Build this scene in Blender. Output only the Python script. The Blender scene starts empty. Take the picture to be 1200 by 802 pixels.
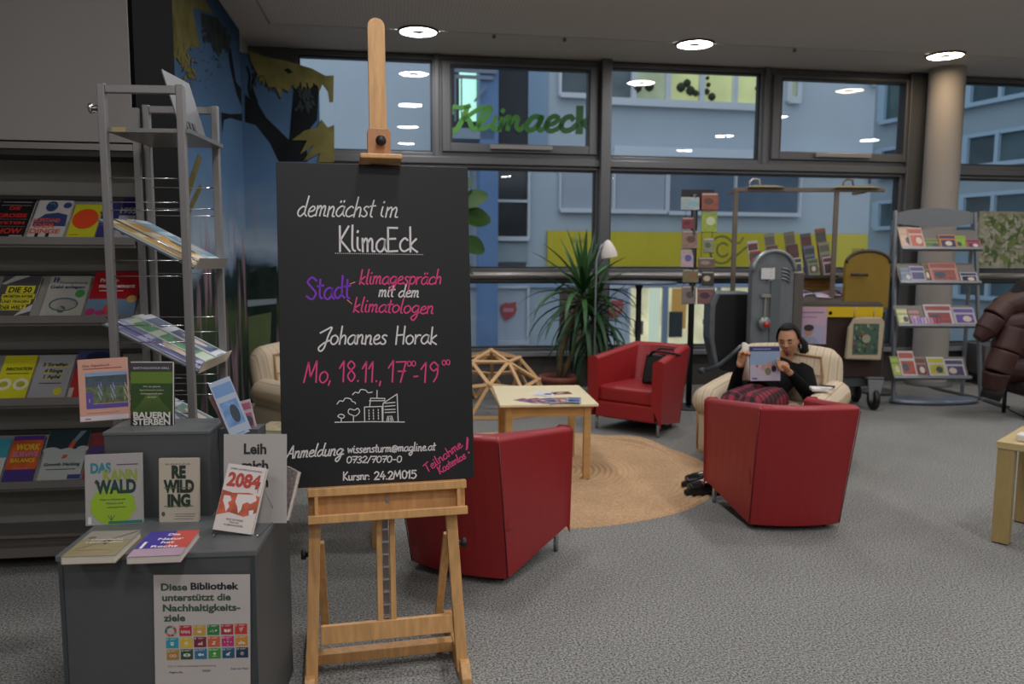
import bpy, math, random
from mathutils import Matrix, Vector
R = math.radians
random.seed(7)
SC = bpy.context.scene
COL = SC.collection
# ------------------------------------------------------------------ camera
CAM_H = 1.6; FPX = 933.0; PITCH = math.atan(101 / FPX)
cam_d = bpy.data.cameras.new('camera'); cam = bpy.data.objects.new('camera', cam_d); COL.objects.link(cam)
cam_d.sensor_width = 36; cam_d.lens = 36 * FPX / 1200; cam_d.clip_end = 200
cam.matrix_world = Matrix.Translation((0, 0, CAM_H)) @ Matrix.Rotation(R(90) - PITCH, 4, 'X') @ Matrix.Rotation(R(0.3), 4, 'Z')
cam_d.dof.use_dof = True; cam_d.dof.focus_distance = 2.95; cam_d.dof.aperture_fstop = 3.0
SC.camera = cam
SC.view_settings.view_transform = 'Standard'; SC.view_settings.look = 'None'
SC.view_settings.exposure = 0.0; SC.view_settings.gamma = 1.0; SC.view_settings.use_curve_mapping = False
# ------------------------------------------------------------------ world: dusk sky
w = bpy.data.worlds.new('world'); SC.world = w; w.use_nodes = True
nt = w.node_tree; nt.nodes.clear()
bg = nt.nodes.new('ShaderNodeBackground'); wo = nt.nodes.new('ShaderNodeOutputWorld')
bg.inputs[0].default_value = (0.66, 0.73, 0.82, 1); bg.inputs[1].default_value = 1.5
nt.links.new(bg.outputs[0], wo.inputs[0])
LAMP_STRENGTH = 95.0
FAC_A = R(8.4)
FO = Vector((0, 9.6, 0))
FM = Matrix.Translation(FO) @ Matrix.Rotation(FAC_A, 4, 'Z')       # window wall: x along the wall, y outwards, z up
def T(x, y=0, z=0): return Matrix.Translation((x, y, z))
def RX(a): return Matrix.Rotation(a, 4, 'X')
def RY(a): return Matrix.Rotation(a, 4, 'Y')
def RZ(a): return Matrix.Rotation(a, 4, 'Z')
I4 = Matrix.Identity(4)
# ------------------------------------------------------------------ measuring helper: where a sight line meets a real plane
def ray(px, py):
    d = Vector(((px - 600) / FPX, -(py - 401) / FPX, -1)); return (cam.matrix_world.to_3x3() @ d)
def atz(px, py, z=0.0):
    d = ray(px, py); t = (z - CAM_H) / d.z; return Vector((d.x * t, d.y * t, z))
def aty(px, py, Y):
    d = ray(px, py); t = Y / d.y; return Vector((d.x * t, Y, CAM_H + d.z * t))
def onp(M, px, py):
    d = ray(px, py); O = M.translation; n = M.to_3x3() @ Vector((0, 1, 0)); c = Vector((0, 0, CAM_H))
    t = (O - c).dot(n) / d.dot(n); q = M.inverted() @ (c + d * t); return q.x, q.z
# ------------------------------------------------------------------ materials
def lin(h):
    h = h.lstrip('#'); c = [int(h[i:i + 2], 16) / 255 for i in (0, 2, 4)]
    return tuple([(v / 12.92 if v <= .04045 else ((v + .055) / 1.055) ** 2.4) for v in c]) + (1,)
MC = {}
def mat(hexc, rough=.6, metal=0, noise=0, nscale=20, bump=0, emit=0, stretch=None, spec=None, name=None):
    key = (hexc, rough, metal, noise, nscale, bump, emit, stretch, spec)
    if key in MC: return MC[key]
    m = bpy.data.materials.new(name or ('mat_' + hexc.lstrip('#'))); m.use_nodes = True
    nt = m.node_tree; b = nt.nodes['Principled BSDF']; c = lin(hexc)
    b.inputs['Base Color'].default_value = c; b.inputs['Roughness'].default_value = rough; b.inputs['Metallic'].default_value = metal
    if spec is not None: b.inputs['Specular IOR Level'].default_value = spec
    if emit: b.inputs['Emission Color'].default_value = c; b.inputs['Emission Strength'].default_value = emit
    if noise or bump:
        tc = nt.nodes.new('ShaderNodeTexCoord'); mp = nt.nodes.new('ShaderNodeMapping'); nz = nt.nodes.new('ShaderNodeTexNoise')
        nt.links.new(tc.outputs['Object'], mp.inputs[0]); nt.links.new(mp.outputs[0], nz.inputs['Vector'])
        if stretch: mp.inputs['Scale'].default_value = stretch
        nz.inputs['Scale'].default_value = nscale; nz.inputs['Detail'].default_value = 4
        if noise:
            rp = nt.nodes.new('ShaderNodeValToRGB')
            rp.color_ramp.elements[0].position = .3; rp.color_ramp.elements[1].position = .7
            rp.color_ramp.elements[0].color = tuple(v * (1 - noise) for v in c[:3]) + (1,)
            rp.color_ramp.elements[1].color = tuple(min(1, v * (1 + noise)) for v in c[:3]) + (1,)
            nt.links.new(nz.outputs['Fac'], rp.inputs[0]); nt.links.new(rp.outputs[0], b.inputs['Base Color'])
            if emit: nt.links.new(rp.outputs[0], b.inputs['Emission Color'])
        if bump:
            bp = nt.nodes.new('ShaderNodeBump'); bp.inputs['Strength'].default_value = bump; bp.inputs['Distance'].default_value = .01
            nt.links.new(nz.outputs['Fac'], bp.inputs['Height']); nt.links.new(bp.outputs[0], b.inputs['Normal'])
    MC[key] = m; return m
def nodes_of(m): return m.node_tree, m.node_tree.nodes['Principled BSDF']
wood_easel = mat('#c99a63', .45, 0, .16, 9, .05, stretch=(6, 6, .6), name='beech_wood')
wood_table = mat('#c2975c', .45, 0, .08, 9, .03, stretch=(1, 6, 6), name='birch_wood')
wood_top = mat('#e9dcb4', .35, 0, .03, 6, name='pale_table_top')
metal = mat('#8f8d8b', .38, .55, name='grey_metal')
metal_d = mat('#6f6e6b', .45, .4, name='dark_grey_metal')
chrome = mat('#c9c9c9', .2, 1, name='chrome')
black = mat('#0d0d0e', .5, name='black')
white = mat('#e2ddd6', .6, name='white_paper')
red_l = mat('#931f23', .42, 0, .05, 3, name='red_leather')
frame_m = mat('#5f6061', .42, .35, name='window_metal')
frame_dk = mat('#26282b', .5, name='window_seal')
# ------------------------------------------------------------------ mesh builder
class MB:
    def __init__(s): s.v = []; s.f = []; s.m = []; s.s = []
    def add(s, vs, fs, mi=0, M=None, smooth=False):
        o = len(s.v)
        if M is not None: vs = [M @ Vector(v) for v in vs]
        s.v += [tuple(v) for v in vs]; s.f += [tuple(i + o for i in f) for f in fs]
        s.m += [mi] * len(fs); s.s += [smooth] * len(fs); return s
    def box(s, c, d, mi=0, M=None):
        x, y, z = c; a, b, e = d[0] / 2, d[1] / 2, d[2] / 2
        vs = [(x + i * a, y + j * b, z + k * e) for k in (-1, 1) for j in (-1, 1) for i in (-1, 1)]
        return s.add(vs, [(0, 2, 3, 1), (4, 5, 7, 6), (0, 1, 5, 4), (2, 6, 7, 3), (0, 4, 6, 2), (1, 3, 7, 5)], mi, M)
    def bb(s, x0, x1, y0, y1, z0, z1, mi=0, M=None):
        return s.box(((x0 + x1) / 2, (y0 + y1) / 2, (z0 + z1) / 2), (abs(x1 - x0), abs(y1 - y0), abs(z1 - z0)), mi, M)
    def bar(s, a, b, wx, wy, mi=0, M=None, up=(0, 0, 1)):
        a = Vector(a); b = Vector(b); d = (b - a); L = d.length; d.normalize(); u = Vector(up)
        if abs(d.dot(u)) > .98: u = Vector((0, 1, 0))
        x = d.cross(u).normalized(); y = x.cross(d).normalized()
        m = Matrix((x, y, d)).transposed().to_4x4(); m.translation = (a + b) / 2
        return s.box((0, 0, 0), (wx, wy, L), mi, (M @ m) if M is not None else m)
    def tube(s, pts, r, n=8, mi=0, M=None, cap=True, flat=1.0):
        pts = [Vector(p) for p in pts]; k = len(pts); rs = r if isinstance(r, (list, tuple)) else [r] * k
        vs = []; prev = None
        for i in range(k):
            t = (pts[min(i + 1, k - 1)] - pts[max(i - 1, 0)]).normalized()
            if prev is None:
                u = Vector((0, 0, 1)) if abs(t.z) < .9 else Vector((1, 0, 0))
                x = t.cross(u).normalized()
            else: x = (prev - t * prev.dot(t)).normalized()
            prev = x; y = t.cross(x)
            for j in range(n):
                a = 2 * math.pi * j / n; vs.append(pts[i] + (x * math.cos(a) + y * math.sin(a) * flat) * rs[i])
        fs = [(i * n + j, i * n + (j + 1) % n, (i + 1) * n + (j + 1) % n, (i + 1) * n + j) for i in range(k - 1) for j in range(n)]
        s.add(vs, fs, mi, M, True)
        if cap:
            o = len(s.v) - len(vs)
            s.f += [tuple(o + j for j in range(n - 1, -1, -1)), tuple(o + (k - 1) * n + j for j in range(n))]; s.m += [mi] * 2; s.s += [False] * 2
        return s
    def lathe(s, prof, n=24, mi=0, M=None, smooth=True):
        vs = [(r_ * math.cos(2 * math.pi * j / n), r_ * math.sin(2 * math.pi * j / n), z) for r_, z in prof for j in range(n)]
        fs = [(i * n + j, i * n + (j + 1) % n, (i + 1) * n + (j + 1) % n, (i + 1) * n + j) for i in range(len(prof) - 1) for j in range(n)]
        return s.add(vs, fs, mi, M, smooth)
    def prism(s, poly, y0, y1, mi=0, M=None, side=None):            # polygon in x,z pulled along y
        n = len(poly); vs = [(x, y0, z) for x, z in poly] + [(x, y1, z) for x, z in poly]
        s.add(vs, [tuple(range(n)), tuple(range(2 * n - 1, n - 1, -1))], mi, M)
        o = len(s.v) - 2 * n; 
        for i in range(n):
            j = (i + 1) % n; s.f.append((o + i, o + n + i, o + n + j, o + j)); s.m.append(mi if side is None else side); s.s.append(False)
        return s
    def rbox(s, c, d, r, n=6, mi=0, M=None, puff=0):                # box with rounded edges
        vs = []; fs = []; h = [v / 2 for v in d]; idx = {}
        def vert(p):
            k = tuple(round(q, 5) for q in p)
            if k in idx: return idx[k]
            q = [p[i] * h[i] for i in range(3)]
            inn = [max(-(h[i] - r), min(h[i] - r, q[i])) for i in range(3)]
            dv = Vector([q[i] - inn[i] for i in range(3)])
            if dv.length > 1e-9: dv = dv.normalized() * r
            o = [inn[i] + dv[i] for i in range(3)]
            if puff:
                for i in range(3):
                    a, b = (i + 1) % 3, (i + 2) % 3
                    if abs(p[i]) > .999: o[i] += math.copysign(puff * (1 - p[a] ** 2) * (1 - p[b] ** 2), p[i])
            idx[k] = len(vs); vs.append((o[0] + c[0], o[1] + c[1], o[2] + c[2])); return idx[k]
        def cs(k):
            rr = min(.95, r / h[k]); e = [-1, -1 + rr * .25, -1 + rr * .6, -1 + rr]
            m = [(-1 + rr) + (2 - 2 * rr) * i / n for i in range(1, n)]
            return e + m + [-x for x in e[::-1]]
        for ax in range(3):
            a, b = (ax + 1) % 3, (ax + 2) % 3; ca, cb = cs(a), cs(b)
            for sg in (-1, 1):
                for i in range(len(ca) - 1):
                    for j in range(len(cb) - 1):
                        q = []
                        for u_, v_ in ((i, j), (i + 1, j), (i + 1, j + 1), (i, j + 1)):
                            p = [0, 0, 0]; p[ax] = sg; p[a] = ca[u_]; p[b] = cb[v_]; q.append(vert(p))
                        fs.append(tuple(q) if sg > 0 else tuple(q[::-1]))
        return s.add(vs, fs, mi, M, True)
    def stroke(s, pts, wd, y=-.0006, mi=0, M=None, close=False):     # flat line drawn in the x,z plane
        P = [Vector((p[0], p[1])) for p in pts]; n = len(P); vs = []
        for i in range(n):
            t = P[min(i + 1, n - 1)] - P[max(i - 1, 0)]
            t = t.normalized() if t.length > 1e-9 else Vector((1, 0)); nx = Vector((-t.y, t.x)) * wd / 2
            e = t * (wd * .3 * (-1 if i == 0 else 1 if i == n - 1 else 0))
            for sg in (-1, 1): q = P[i] + nx * sg + e; vs.append((q.x, y, q.y))
        fs = [(2 * i, 2 * i + 2, 2 * i + 3, 2 * i + 1) for i in range(n - 1)]
        return s.add(vs, fs, mi, M)
    # flat print on the local x,z plane
    def rect(s, x0, z0, x1, z1, mi=0, y=-.0004, M=None): return s.add([(x0, y, z0), (x1, y, z0), (x1, y, z1), (x0, y, z1)], [(0, 1, 2, 3)], mi, M)
    def poly(s, P, mi=0, y=-.0004, M=None): return s.add([(a, y, b) for a, b in P], [tuple(range(len(P)))], mi, M)
    def ell(s, cx, cz, rx_, rz_, mi=0, y=-.0005, n=20, M=None):
        return s.add([(cx + rx_ * math.cos(2 * math.pi * i / n), y, cz + rz_ * math.sin(2 * math.pi * i / n)) for i in range(n)], [tuple(range(n))], mi, M)
    def build(s, name, mats, parent=None, M=None, kind=None, label=None, bevel=0, subsurf=0):
        me = bpy.data.meshes.new(name); me.from_pydata(s.v, [], s.f)
        for m_ in (mats if isinstance(mats, (list, tuple)) else [mats]): me.materials.append(m_)
        me.polygons.foreach_set('material_index', s.m); me.polygons.foreach_set('use_smooth', s.s); me.update()
        o = bpy.data.objects.new(name, me); COL.objects.link(o)
        if parent is not None: o.parent = parent
        if M is not None: o.matrix_local = M
        if kind: o['kind'] = kind
        if label: o['label'] = label
        if bevel:
            b = o.modifiers.new('bevel', 'BEVEL'); b.width = bevel; b.segments = 2; b.limit_method = 'ANGLE'; b.angle_limit = R(40)
        if subsurf:
            b = o.modifiers.new('sub', 'SUBSURF'); b.levels = subsurf; b.render_levels = subsurf
        return o
def tag(o, label, cat, group=None):
    o['label'] = label; o['category'] = cat
    if group: o['group'] = group
    return o
def thing(name, label, cat, M=None, group=None):
    o = bpy.data.objects.new(name, None); COL.objects.link(o); o.empty_display_size = .05
    if M is not None: o.matrix_world = M
    return tag(o, label, cat, group)
def struct(name, mb, m, M=None, bevel=0):
    o = mb.build(name, m, None, M, 'structure', bevel=bevel); return o
def semp(name, M=None):
    o = bpy.data.objects.new(name, None); COL.objects.link(o); o['kind'] = 'structure'
    if M is not None: o.matrix_world = M
    return o
def copy_tree(o, parent=None):
    c = o.copy(); COL.objects.link(c); c.parent = parent
    for ch in list(o.children): copy_tree(ch, c)
    return c
# ------------------------------------------------------------------ printed text (built-in font) turned into flat mesh
TXC = {}
def text_mesh(txt, bold=0.0, ls=1.0):
    k = (txt, bold, ls)
    if k in TXC: return TXC[k]
    cu = bpy.data.curves.new('t', 'FONT'); cu.body = txt; cu.resolution_u = 3; cu.offset = bold; cu.space_character = ls; cu.fill_mode = 'FRONT'
    o = bpy.data.objects.new('t', cu); COL.objects.link(o)
    dg = bpy.context.evaluated_depsgraph_get(); ev = o.evaluated_get(dg); me = ev.to_mesh()
    vs = [(v.co.x, v.co.y) for v in me.vertices]; fs = [tuple(p.vertices) for p in me.polygons]
    ev.to_mesh_clear(); bpy.data.objects.remove(o); bpy.data.curves.remove(cu)
    xs = [a for a, b in vs]; w_ = (min(xs), max(xs)) if xs else (0, 1)
    TXC[k] = (vs, fs, w_); return TXC[k]
def put_text(mb, txt, x, z, size, mi=0, width=None, bold=0.0, align='l', y=-.0008, shear=0, M=None):
    """size is the letter height of a capital; width squeezes or stretches the line to that length"""
    vs, fs, (a, b) = text_mesh(txt, bold); sc = size / .70; sx = sc
    if width: sx = width / (b - a)
    W = (b - a) * sx; x0 = x if align == 'l' else x - W / 2 if align == 'c' else x - W
    mb.add([(x0 + (p - a) * sx + q * sc * shear, y, z + q * sc) for p, q in vs], fs, mi, M)
# ------------------------------------------------------------------ handwriting: one-line glyphs, x-height 1
G = {
'a': (.95, ".8,.9 .5,1 .15,.7 .1,.25 .4,0 .7,.3 .8,.9|.8,.95 .76,.3 .98,.02"),
'b': (.85, ".1,1.9 .1,.1|.1,.6 .45,1 .72,.6 .5,0 .12,.1"),
'c': (.85, ".75,.85 .5,1 .15,.65 .15,.2 .45,0 .85,.18"),
'd': (1.0, ".75,.8 .45,.95 .12,.6 .12,.2 .4,0 .75,.4|.8,1.95 .76,1.0 .76,.3 1.0,.02"),
'e': (.8, ".1,.45 .5,.55 .65,.8 .45,1 .15,.7 .15,.2 .45,0 .85,.2"),
'g': (.95, ".75,.85 .45,1 .12,.65 .15,.25 .45,.1 .75,.5 .8,.95|.8,.95 .75,-.4 .45,-.95 .15,-.6 .5,-.2 .95,.1"),
'h': (.85, ".15,1.95 .12,0|.12,.5 .4,.95 .65,.8 .68,.02"),
'i': (.45, ".15,1 .15,.25 .35,.02|.15,1.38 .19,1.5"),
'k': (.8, ".12,1.9 .12,0|.62,1 .15,.45 .7,0"),
'l': (.4, ".15,1.95 .12,.3 .35,.02"),
'm': (1.15, ".1,1 .12,0|.12,.6 .35,1 .5,.8 .5,.02|.5,.6 .75,1 .9,.8 .9,.1 1.1,.05"),
'n': (.85, ".1,1 .12,0|.12,.6 .4,1 .6,.8 .6,.1 .8,.05"),
'o': (.9, ".5,1 .15,.8 .1,.3 .4,0 .75,.3 .75,.75 .45,1"),
'p': (.85, ".1,1 .1,-.9|.1,.7 .45,1 .75,.7 .7,.25 .4,0 .1,.2"),
'r': (.65, ".1,1 .12,0|.12,.55 .35,.95 .62,.95"),
's': (.7, ".6,.9 .35,1 .15,.75 .5,.4 .5,.1 .25,0 .02,.12"),
't': (.55, ".25,1.65 .22,.25 .45,.02|0,1.05 .55,1.12"),
'u': (.85, ".1,1 .12,.25 .35,0 .65,.3|.65,1 .65,.2 .82,.02"),
'w': (1.05, ".05,1 .25,.02|.25,.02 .5,.8|.5,.8 .75,.02|.75,.02 .95,1"),
'A': (1.05, "0,0 .55,1.9|.55,1.9 .95,0|.2,.7 .85,.75"),
'E': (.98, ".88,1.8 .1,1.8|.1,1.8 .1,0|.1,0 .88,.05|.1,.95 .72,.98"),
'H': (1.0, ".1,1.95 .1,-.05|.82,1.95 .82,0|.1,.95 .82,1.02"),
'J': (1.0, "-.1,1.3 .4,1.6 1.0,1.9 .75,1 .5,-.3 .15,-.65 -.05,-.3 .4,.2 .95,.5"),
'K': (.98, ".1,1.9 .1,0|.82,1.9 .15,.85|.15,.85 .9,0"),
'M': (1.3, "0,0 .25,1.8|.25,1.8 .55,.5|.55,.5 .98,1.9|.98,1.9 1.1,0"),
'S': (1.0, ".9,1.6 .5,1.9 .1,1.5 .5,1 .85,.5 .5,0 0,.3"),
'T': (1.0, "0,1.7 1,1.85|.5,1.8 .45,0"),
'0': (.85, ".4,1.8 .1,1.4 .1,.4 .4,0 .7,.4 .7,1.4 .38,1.8"),
'1': (.6, "0,1.2 .38,1.85|.38,1.85 .3,0"),
'2': (.85, ".05,1.4 .35,1.8 .7,1.4 .5,.8 .05,0|.05,0 .8,.05"),
'3': (.8, ".05,1.6 .4,1.8 .65,1.4 .3,1 .7,.5 .4,0 0,.2"),
'4': (.9, ".5,1.8 .05,.6|.05,.6 .85,.7|.6,1.15 .55,0"),
'5': (.85, ".75,1.8 .15,1.8|.15,1.8 .1,1.1|.1,1.1 .5,1.2 .75,.6 .4,0 0,.15"),
'7': (.85, "0,1.75 .78,1.8|.78,1.8 .35,0|.15,.95 .75,.98"),
'8': (.85, ".4,1 .1,1.4 .4,1.8 .7,1.4 .4,1 .1,.5 .4,0 .7,.5 .4,1"),
'9': (.85, ".7,1.4 .4,1.8 .1,1.4 .35,1 .7,1.3|.7,1.55 .62,.6 .35,0"),
'.': (.35, ".1,0 .13,.09"), ',': (.4, ".15,.1 .05,-.3"), ':': (.4, ".1,.1 .13,.18|.1,.75 .13,.83"), '-': (.75, ".1,.75 .6,.78"),
'/': (.6, "0,-.1 .5,1.9"), '@': (1.3, ".85,.75 .55,.9 .4,.5 .6,.25 .85,.6|.85,.85 .9,.3 1.1,.4 1.15,.9 .7,1.3 .2,1 .1,.4 .4,-.1 1,-.05"),
'!': (.4, ".2,1.9 .15,.6|.12,.05 .15,.14"), ' ': (.6, "")}
G['ä'] = (.95, G['a'][1] + "|.3,1.35 .33,1.5|.62,1.38 .65,1.53")
def smooth_line(P, k=5):
    if len(P) < 3: return P
    out = []; n = len(P)
    for i in range(n - 1):
        p0, p1, p2, p3 = P[max(i - 1, 0)], P[i], P[i + 1], P[min(i + 2, n - 1)]
        for j in range(k):
            t = j / k
            out.append(tuple(.5 * (2 * p1[c] + (p2[c] - p0[c]) * t + (2 * p0[c] - 5 * p1[c] + 4 * p2[c] - p3[c]) * t * t + (3 * p1[c] - p0[c] - 3 * p2[c] + p3[c]) * t ** 3) for c in (0, 1)))
    return out + [P[-1]]
def hand_lines(txt, a, b, xh, slant=0.0):
    W = sum(G[c][0] for c in txt) - .1; A = Vector(a); B = Vector(b); L = (B - A).length; d = (B - A) / L; nrm = Vector((-d.y, d.x)); sx = L / W
    out = []; x = 0
    for c in txt:
        adv, g = G[c]; j = random.uniform(-.05, .05)
        for pl in filter(None, g.split('|')):
            P = [tuple(map(float, q.split(','))) for q in pl.split()]; P = smooth_line(P)
            out.append([tuple(A + d * ((x + px_) * sx + pz_ * xh * slant) + nrm * ((pz_ + j) * xh)) for px_, pz_ in P])
        x += adv
    return out
def handw(mb, txt, a, b, xh, wd, mi=0, slant=0.0, y=-.0012, M=None):
    for l in hand_lines(txt, a, b, xh, slant): mb.stroke(l, wd, y, mi, M)
# ================================================================== THE ROOM
CEIL = 3.9
carpet = bpy.data.materials.new('carpet'); carpet.use_nodes = True
nt, b = nodes_of(carpet); b.inputs['Roughness'].default_value = .95; b.inputs['Specular IOR Level'].default_value = .15
tc = nt.nodes.new('ShaderNodeTexCoord')
n1 = nt.nodes.new('ShaderNodeTexNoise'); n1.inputs['Scale'].default_value = 105; n1.inputs['Detail'].default_value = 6; n1.inputs['Roughness'].default_value = .75
n2 = nt.nodes.new('ShaderNodeTexNoise'); n2.inputs['Scale'].default_value = 1.3
rp = nt.nodes.new('ShaderNodeValToRGB'); rp.color_ramp.elements[0].position = .38; rp.color_ramp.elements[1].position = .62
rp.color_ramp.elements[0].color = lin('#333533'); rp.color_ramp.elements[1].color = lin('#aeaea9')
mx = nt.nodes.new('ShaderNodeMix'); mx.data_type = 'RGBA'; mx.blend_type = 'MULTIPLY'; mx.inputs[0].default_value = .25
nt.links.new(tc.outputs['Object'], n1.inputs[0]); nt.links.new(tc.outputs['Object'], n2.inputs[0]); nt.links.new(n1.outputs['Fac'], rp.inputs[0])
nt.links.new(rp.outputs[0], mx.inputs[6]); nt.links.new(n2.outputs['Fac'], mx.inputs[7]); nt.links.new(mx.outputs[2], b.inputs['Base Color'])
bp = nt.nodes.new('ShaderNodeBump'); bp.inputs['Strength'].default_value = .2; bp.inputs['Distance'].default_value = .01
nt.links.new(n1.outputs['Fac'], bp.inputs['Height']); nt.links.new(bp.outputs[0], b.inputs['Normal'])
struct('floor', MB().bb(-8, 9, -17, .12, -.1, 0), carpet, FM)
# perforated ceiling: fine rows of holes
perf = bpy.data.materials.new('perforated_ceiling'); perf.use_nodes = True
nt, b = nodes_of(perf); b.inputs['Roughness'].default_value = .85
tc = nt.nodes.new('ShaderNodeTexCoord'); vo = nt.nodes.new('ShaderNodeTexVoronoi'); vo.inputs['Scale'].default_value = 28; vo.inputs['Randomness'].default_value = 0
rp = nt.nodes.new('ShaderNodeValToRGB'); rp.color_ramp.elements[0].position = .22; rp.color_ramp.elements[1].position = .30
rp.color_ramp.elements[0].color = lin('#a09b96'); rp.color_ramp.elements[1].color = lin('#cdc8c1')
nt.links.new(tc.outputs['Object'], vo.inputs['Vector']); nt.links.new(vo.outputs['Distance'], rp.inputs[0]); nt.links.new(rp.outputs[0], b.inputs['Base Color'])
plaster = mat('#c2bdb7', .85, noise=.03, nscale=2, name='plaster')
GY = -.95                                           # the shadow gap runs along the window wall and the painted wall
struct('ceiling', MB().bb(-2.60, 9, -17, GY - .03, CEIL, CEIL + .1).bb(-8, -2.60, -17, -5.3, CEIL, CEIL + .1), perf, FM)
struct('trim_ceiling', MB().bb(-3.1, 9, GY, .12, CEIL, CEIL + .1).bb(-3.1, -2.63, -5.3, GY, CEIL, CEIL + .1).bb(-2.63, 9, GY - .03, GY, CEIL + .03, CEIL + .1)
       .bb(-2.63, -2.60, -5.3, GY, CEIL + .03, CEIL + .1), plaster, FM)
wallm = mat('#aca7a0', .8, noise=.03, nscale=1.5, name='wall_paint')
struct('wall_back', MB().bb(-8, 9, -17.1, -17, 0, CEIL), wallm, FM)
struct('wall_right', MB().bb(9, 9.1, -17, .12, 0, CEIL), wallm, FM)
struct('wall_outer', MB().bb(-8.1, -8, -17, .12, 0, CEIL), wallm, FM)
struct('wall_side', MB().bb(-3.1, -2.98, -5.0, .12, 0, CEIL), wallm, FM)
# ---- window wall
sill_m = mat('#5a5552', .7, noise=.05, nscale=4, name='sill_wall')
struct('wall_front', MB().bb(-3.0, 9, -.02, .22, 0, .40).bb(-3.1, 9, 0, .2, 3.84, 4.1), sill_m, FM)
struct('trim_sill', MB().bb(-3.0, 9, -.14, .22, .40, .45), mat('#8f9296', .4, .2), FM)
struct('wall_corner', MB().bb(-3.0, -2.50, -.05, .2, .45, CEIL), frame_m, FM)
glass = bpy.data.materials.new('window_glass'); glass.use_nodes = True
nt = glass.node_tree; nt.nodes.clear(); out = nt.nodes.new('ShaderNodeOutputMaterial'); tr = nt.nodes.new('ShaderNodeBsdfTransparent'); gl = nt.nodes.new('ShaderNodeBsdfGlossy')
gl.inputs['Roughness'].default_value = .0; tr.inputs[0].default_value = (.90, .94, .96, 1); fr = nt.nodes.new('ShaderNodeFresnel'); fr.inputs[0].default_value = 1.6; ms = nt.nodes.new('ShaderNodeMixShader')
nt.links.new(fr.outputs[0], ms.inputs[0]); nt.links.new(tr.outputs[0], ms.inputs[1]); nt.links.new(gl.outputs[0], ms.inputs[2]); nt.links.new(ms.outputs[0], out.inputs[0])
def window(i, x0, x1, z0, z1, fw, sash=0, fr_l=None):
    e = semp('window_%d' % i, FM); m = MB(); y0, y1 = -.05, .1
    m.bb(x0, x0 + fw, y0, y1, z0, z1).bb(x1 - fw, x1, y0, y1, z0, z1).bb(x0 + fw, x1 - fw, y0, y1, z0, z0 + fw).bb(x0 + fw, x1 - fw, y0, y1, z1 - fw, z1)
    m.build('window_frame', frame_m, e, bevel=.006)
    a0, a1, c0, c1 = x0 + fw, x1 - fw, z0 + fw, z1 - fw
    if sash:
        s = MB(); q = sash; yy = -.09
        s.bb(a0, a0 + q, yy, .04, c0, c1).bb(a1 - q, a1, yy, .04, c0, c1).bb(a0 + q, a1 - q, yy, .04, c0, c0 + q).bb(a0 + q, a1 - q, yy, .04, c1 - q * .4, c1)
        sh = s.build('sash', frame_m, e, bevel=.008)
        d = MB(); h = .018
        d.bb(a0 + q, a0 + q + h, yy + .01, .03, c0 + q, c1 - q * .4).bb(a1 - q - h, a1 - q, yy + .01, .03, c0 + q, c1 - q * .4).bb(a0 + q, a1 - q, yy + .01, .03, c1 - q * .4 - h, c1 - q * .4)
        d.build('seal', frame_dk, sh)
        c = (a0 + a1) / 2; L = (a1 - a0) * .2
        MB().bb(c - L, c + L, yy - .05, yy - .03, c0 + q * .35, c0 + q * .35 + .05).bb(c - L, c - L + .04, yy - .03, yy, c0 + q * .35, c0 + q * .6).bb(c + L - .04, c + L, yy - .03, yy, c0 + q * .35, c0 + q * .6).build('window_handle', metal, e, bevel=.004)
        a0 += q + h; a1 -= q + h; c0 += q; c1 -= q * .4 + h
    else:
        h = .02; d = MB(); d.bb(a0, a0 + h, -.02, .05, c0, c1).bb(a1 - h, a1, -.02, .05, c0, c1).bb(a0, a1, -.02, .05, c0, c0 + h).bb(a0, a1, -.02, .05, c1 - h, c1)
        d.build('seal', frame_dk, e)
    MB().add([(a0, .012, c0), (a1, .012, c0), (a1, .012, c1), (a0, .012, c1)], [(0, 1, 2, 3)]).build('pane', glass, e)
ZT = 2.70
window(1, -2.50, -.90, ZT + .04, CEIL - .02, .05)
window(2, -.90, 1.06, ZT + .04, CEIL - .02, .06, .10)
window(3, 1.10, 3.10, ZT + .04, CEIL - .02, .05)
window(4, 3.14, 5.12, ZT + .04, CEIL - .02, .06, .10)
window(5, 5.70, 9.0, ZT + .04, CEIL - .02, .05)
window(6, -2.50, 1.04, 1.41, ZT - .04, .04)
window(7, 1.14, 5.0, 1.41, ZT - .04, .04)
window(8, 5.70, 9.0, 1.41, ZT - .04, .04)
window(9, -2.50, 1.04, .45, 1.33, .04)
window(10, 1.14, 5.0, .45, 1.33, .04)
window(11, 5.70, 9.0, .45, 1.33, .04)
struct('trim_transom', MB().bb(-2.5, 5.2, -.10, .12, ZT - .04, ZT + .04).bb(5.7, 9, -.1, .12, ZT - .04, ZT + .04), frame_m, FM, bevel=.006)
struct('trim_mullion', MB().bb(1.03, 1.15, -.16, .14, .45, CEIL).bb(5.0, 5.24, -.12, .14, .45, CEIL).bb(3.09, 3.15, -.08, .12, ZT, CEIL).bb(-.93, -.87, -.08, .12, ZT, CEIL), frame_m, FM, bevel=.008)
rail = MB()
rail.tube([(-2.5, -.14, 1.37), (1.03, -.14, 1.37)], .035, 12).tube([(1.15, -.14, 1.37), (5.0, -.14, 1.37)], .035, 12).tube([(5.7, -.14, 1.37), (9, -.14, 1.37)], .035, 12)
rail.bb(-2.5, 1.03, -.06, .1, 1.33, 1.41).bb(1.15, 5.0, -.06, .1, 1.33, 1.41).bb(5.7, 9, -.06, .1, 1.33, 1.41)
struct('trim_rail', rail, mat('#a09a95', .35, .6, name='brushed_rail'), FM)
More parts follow.
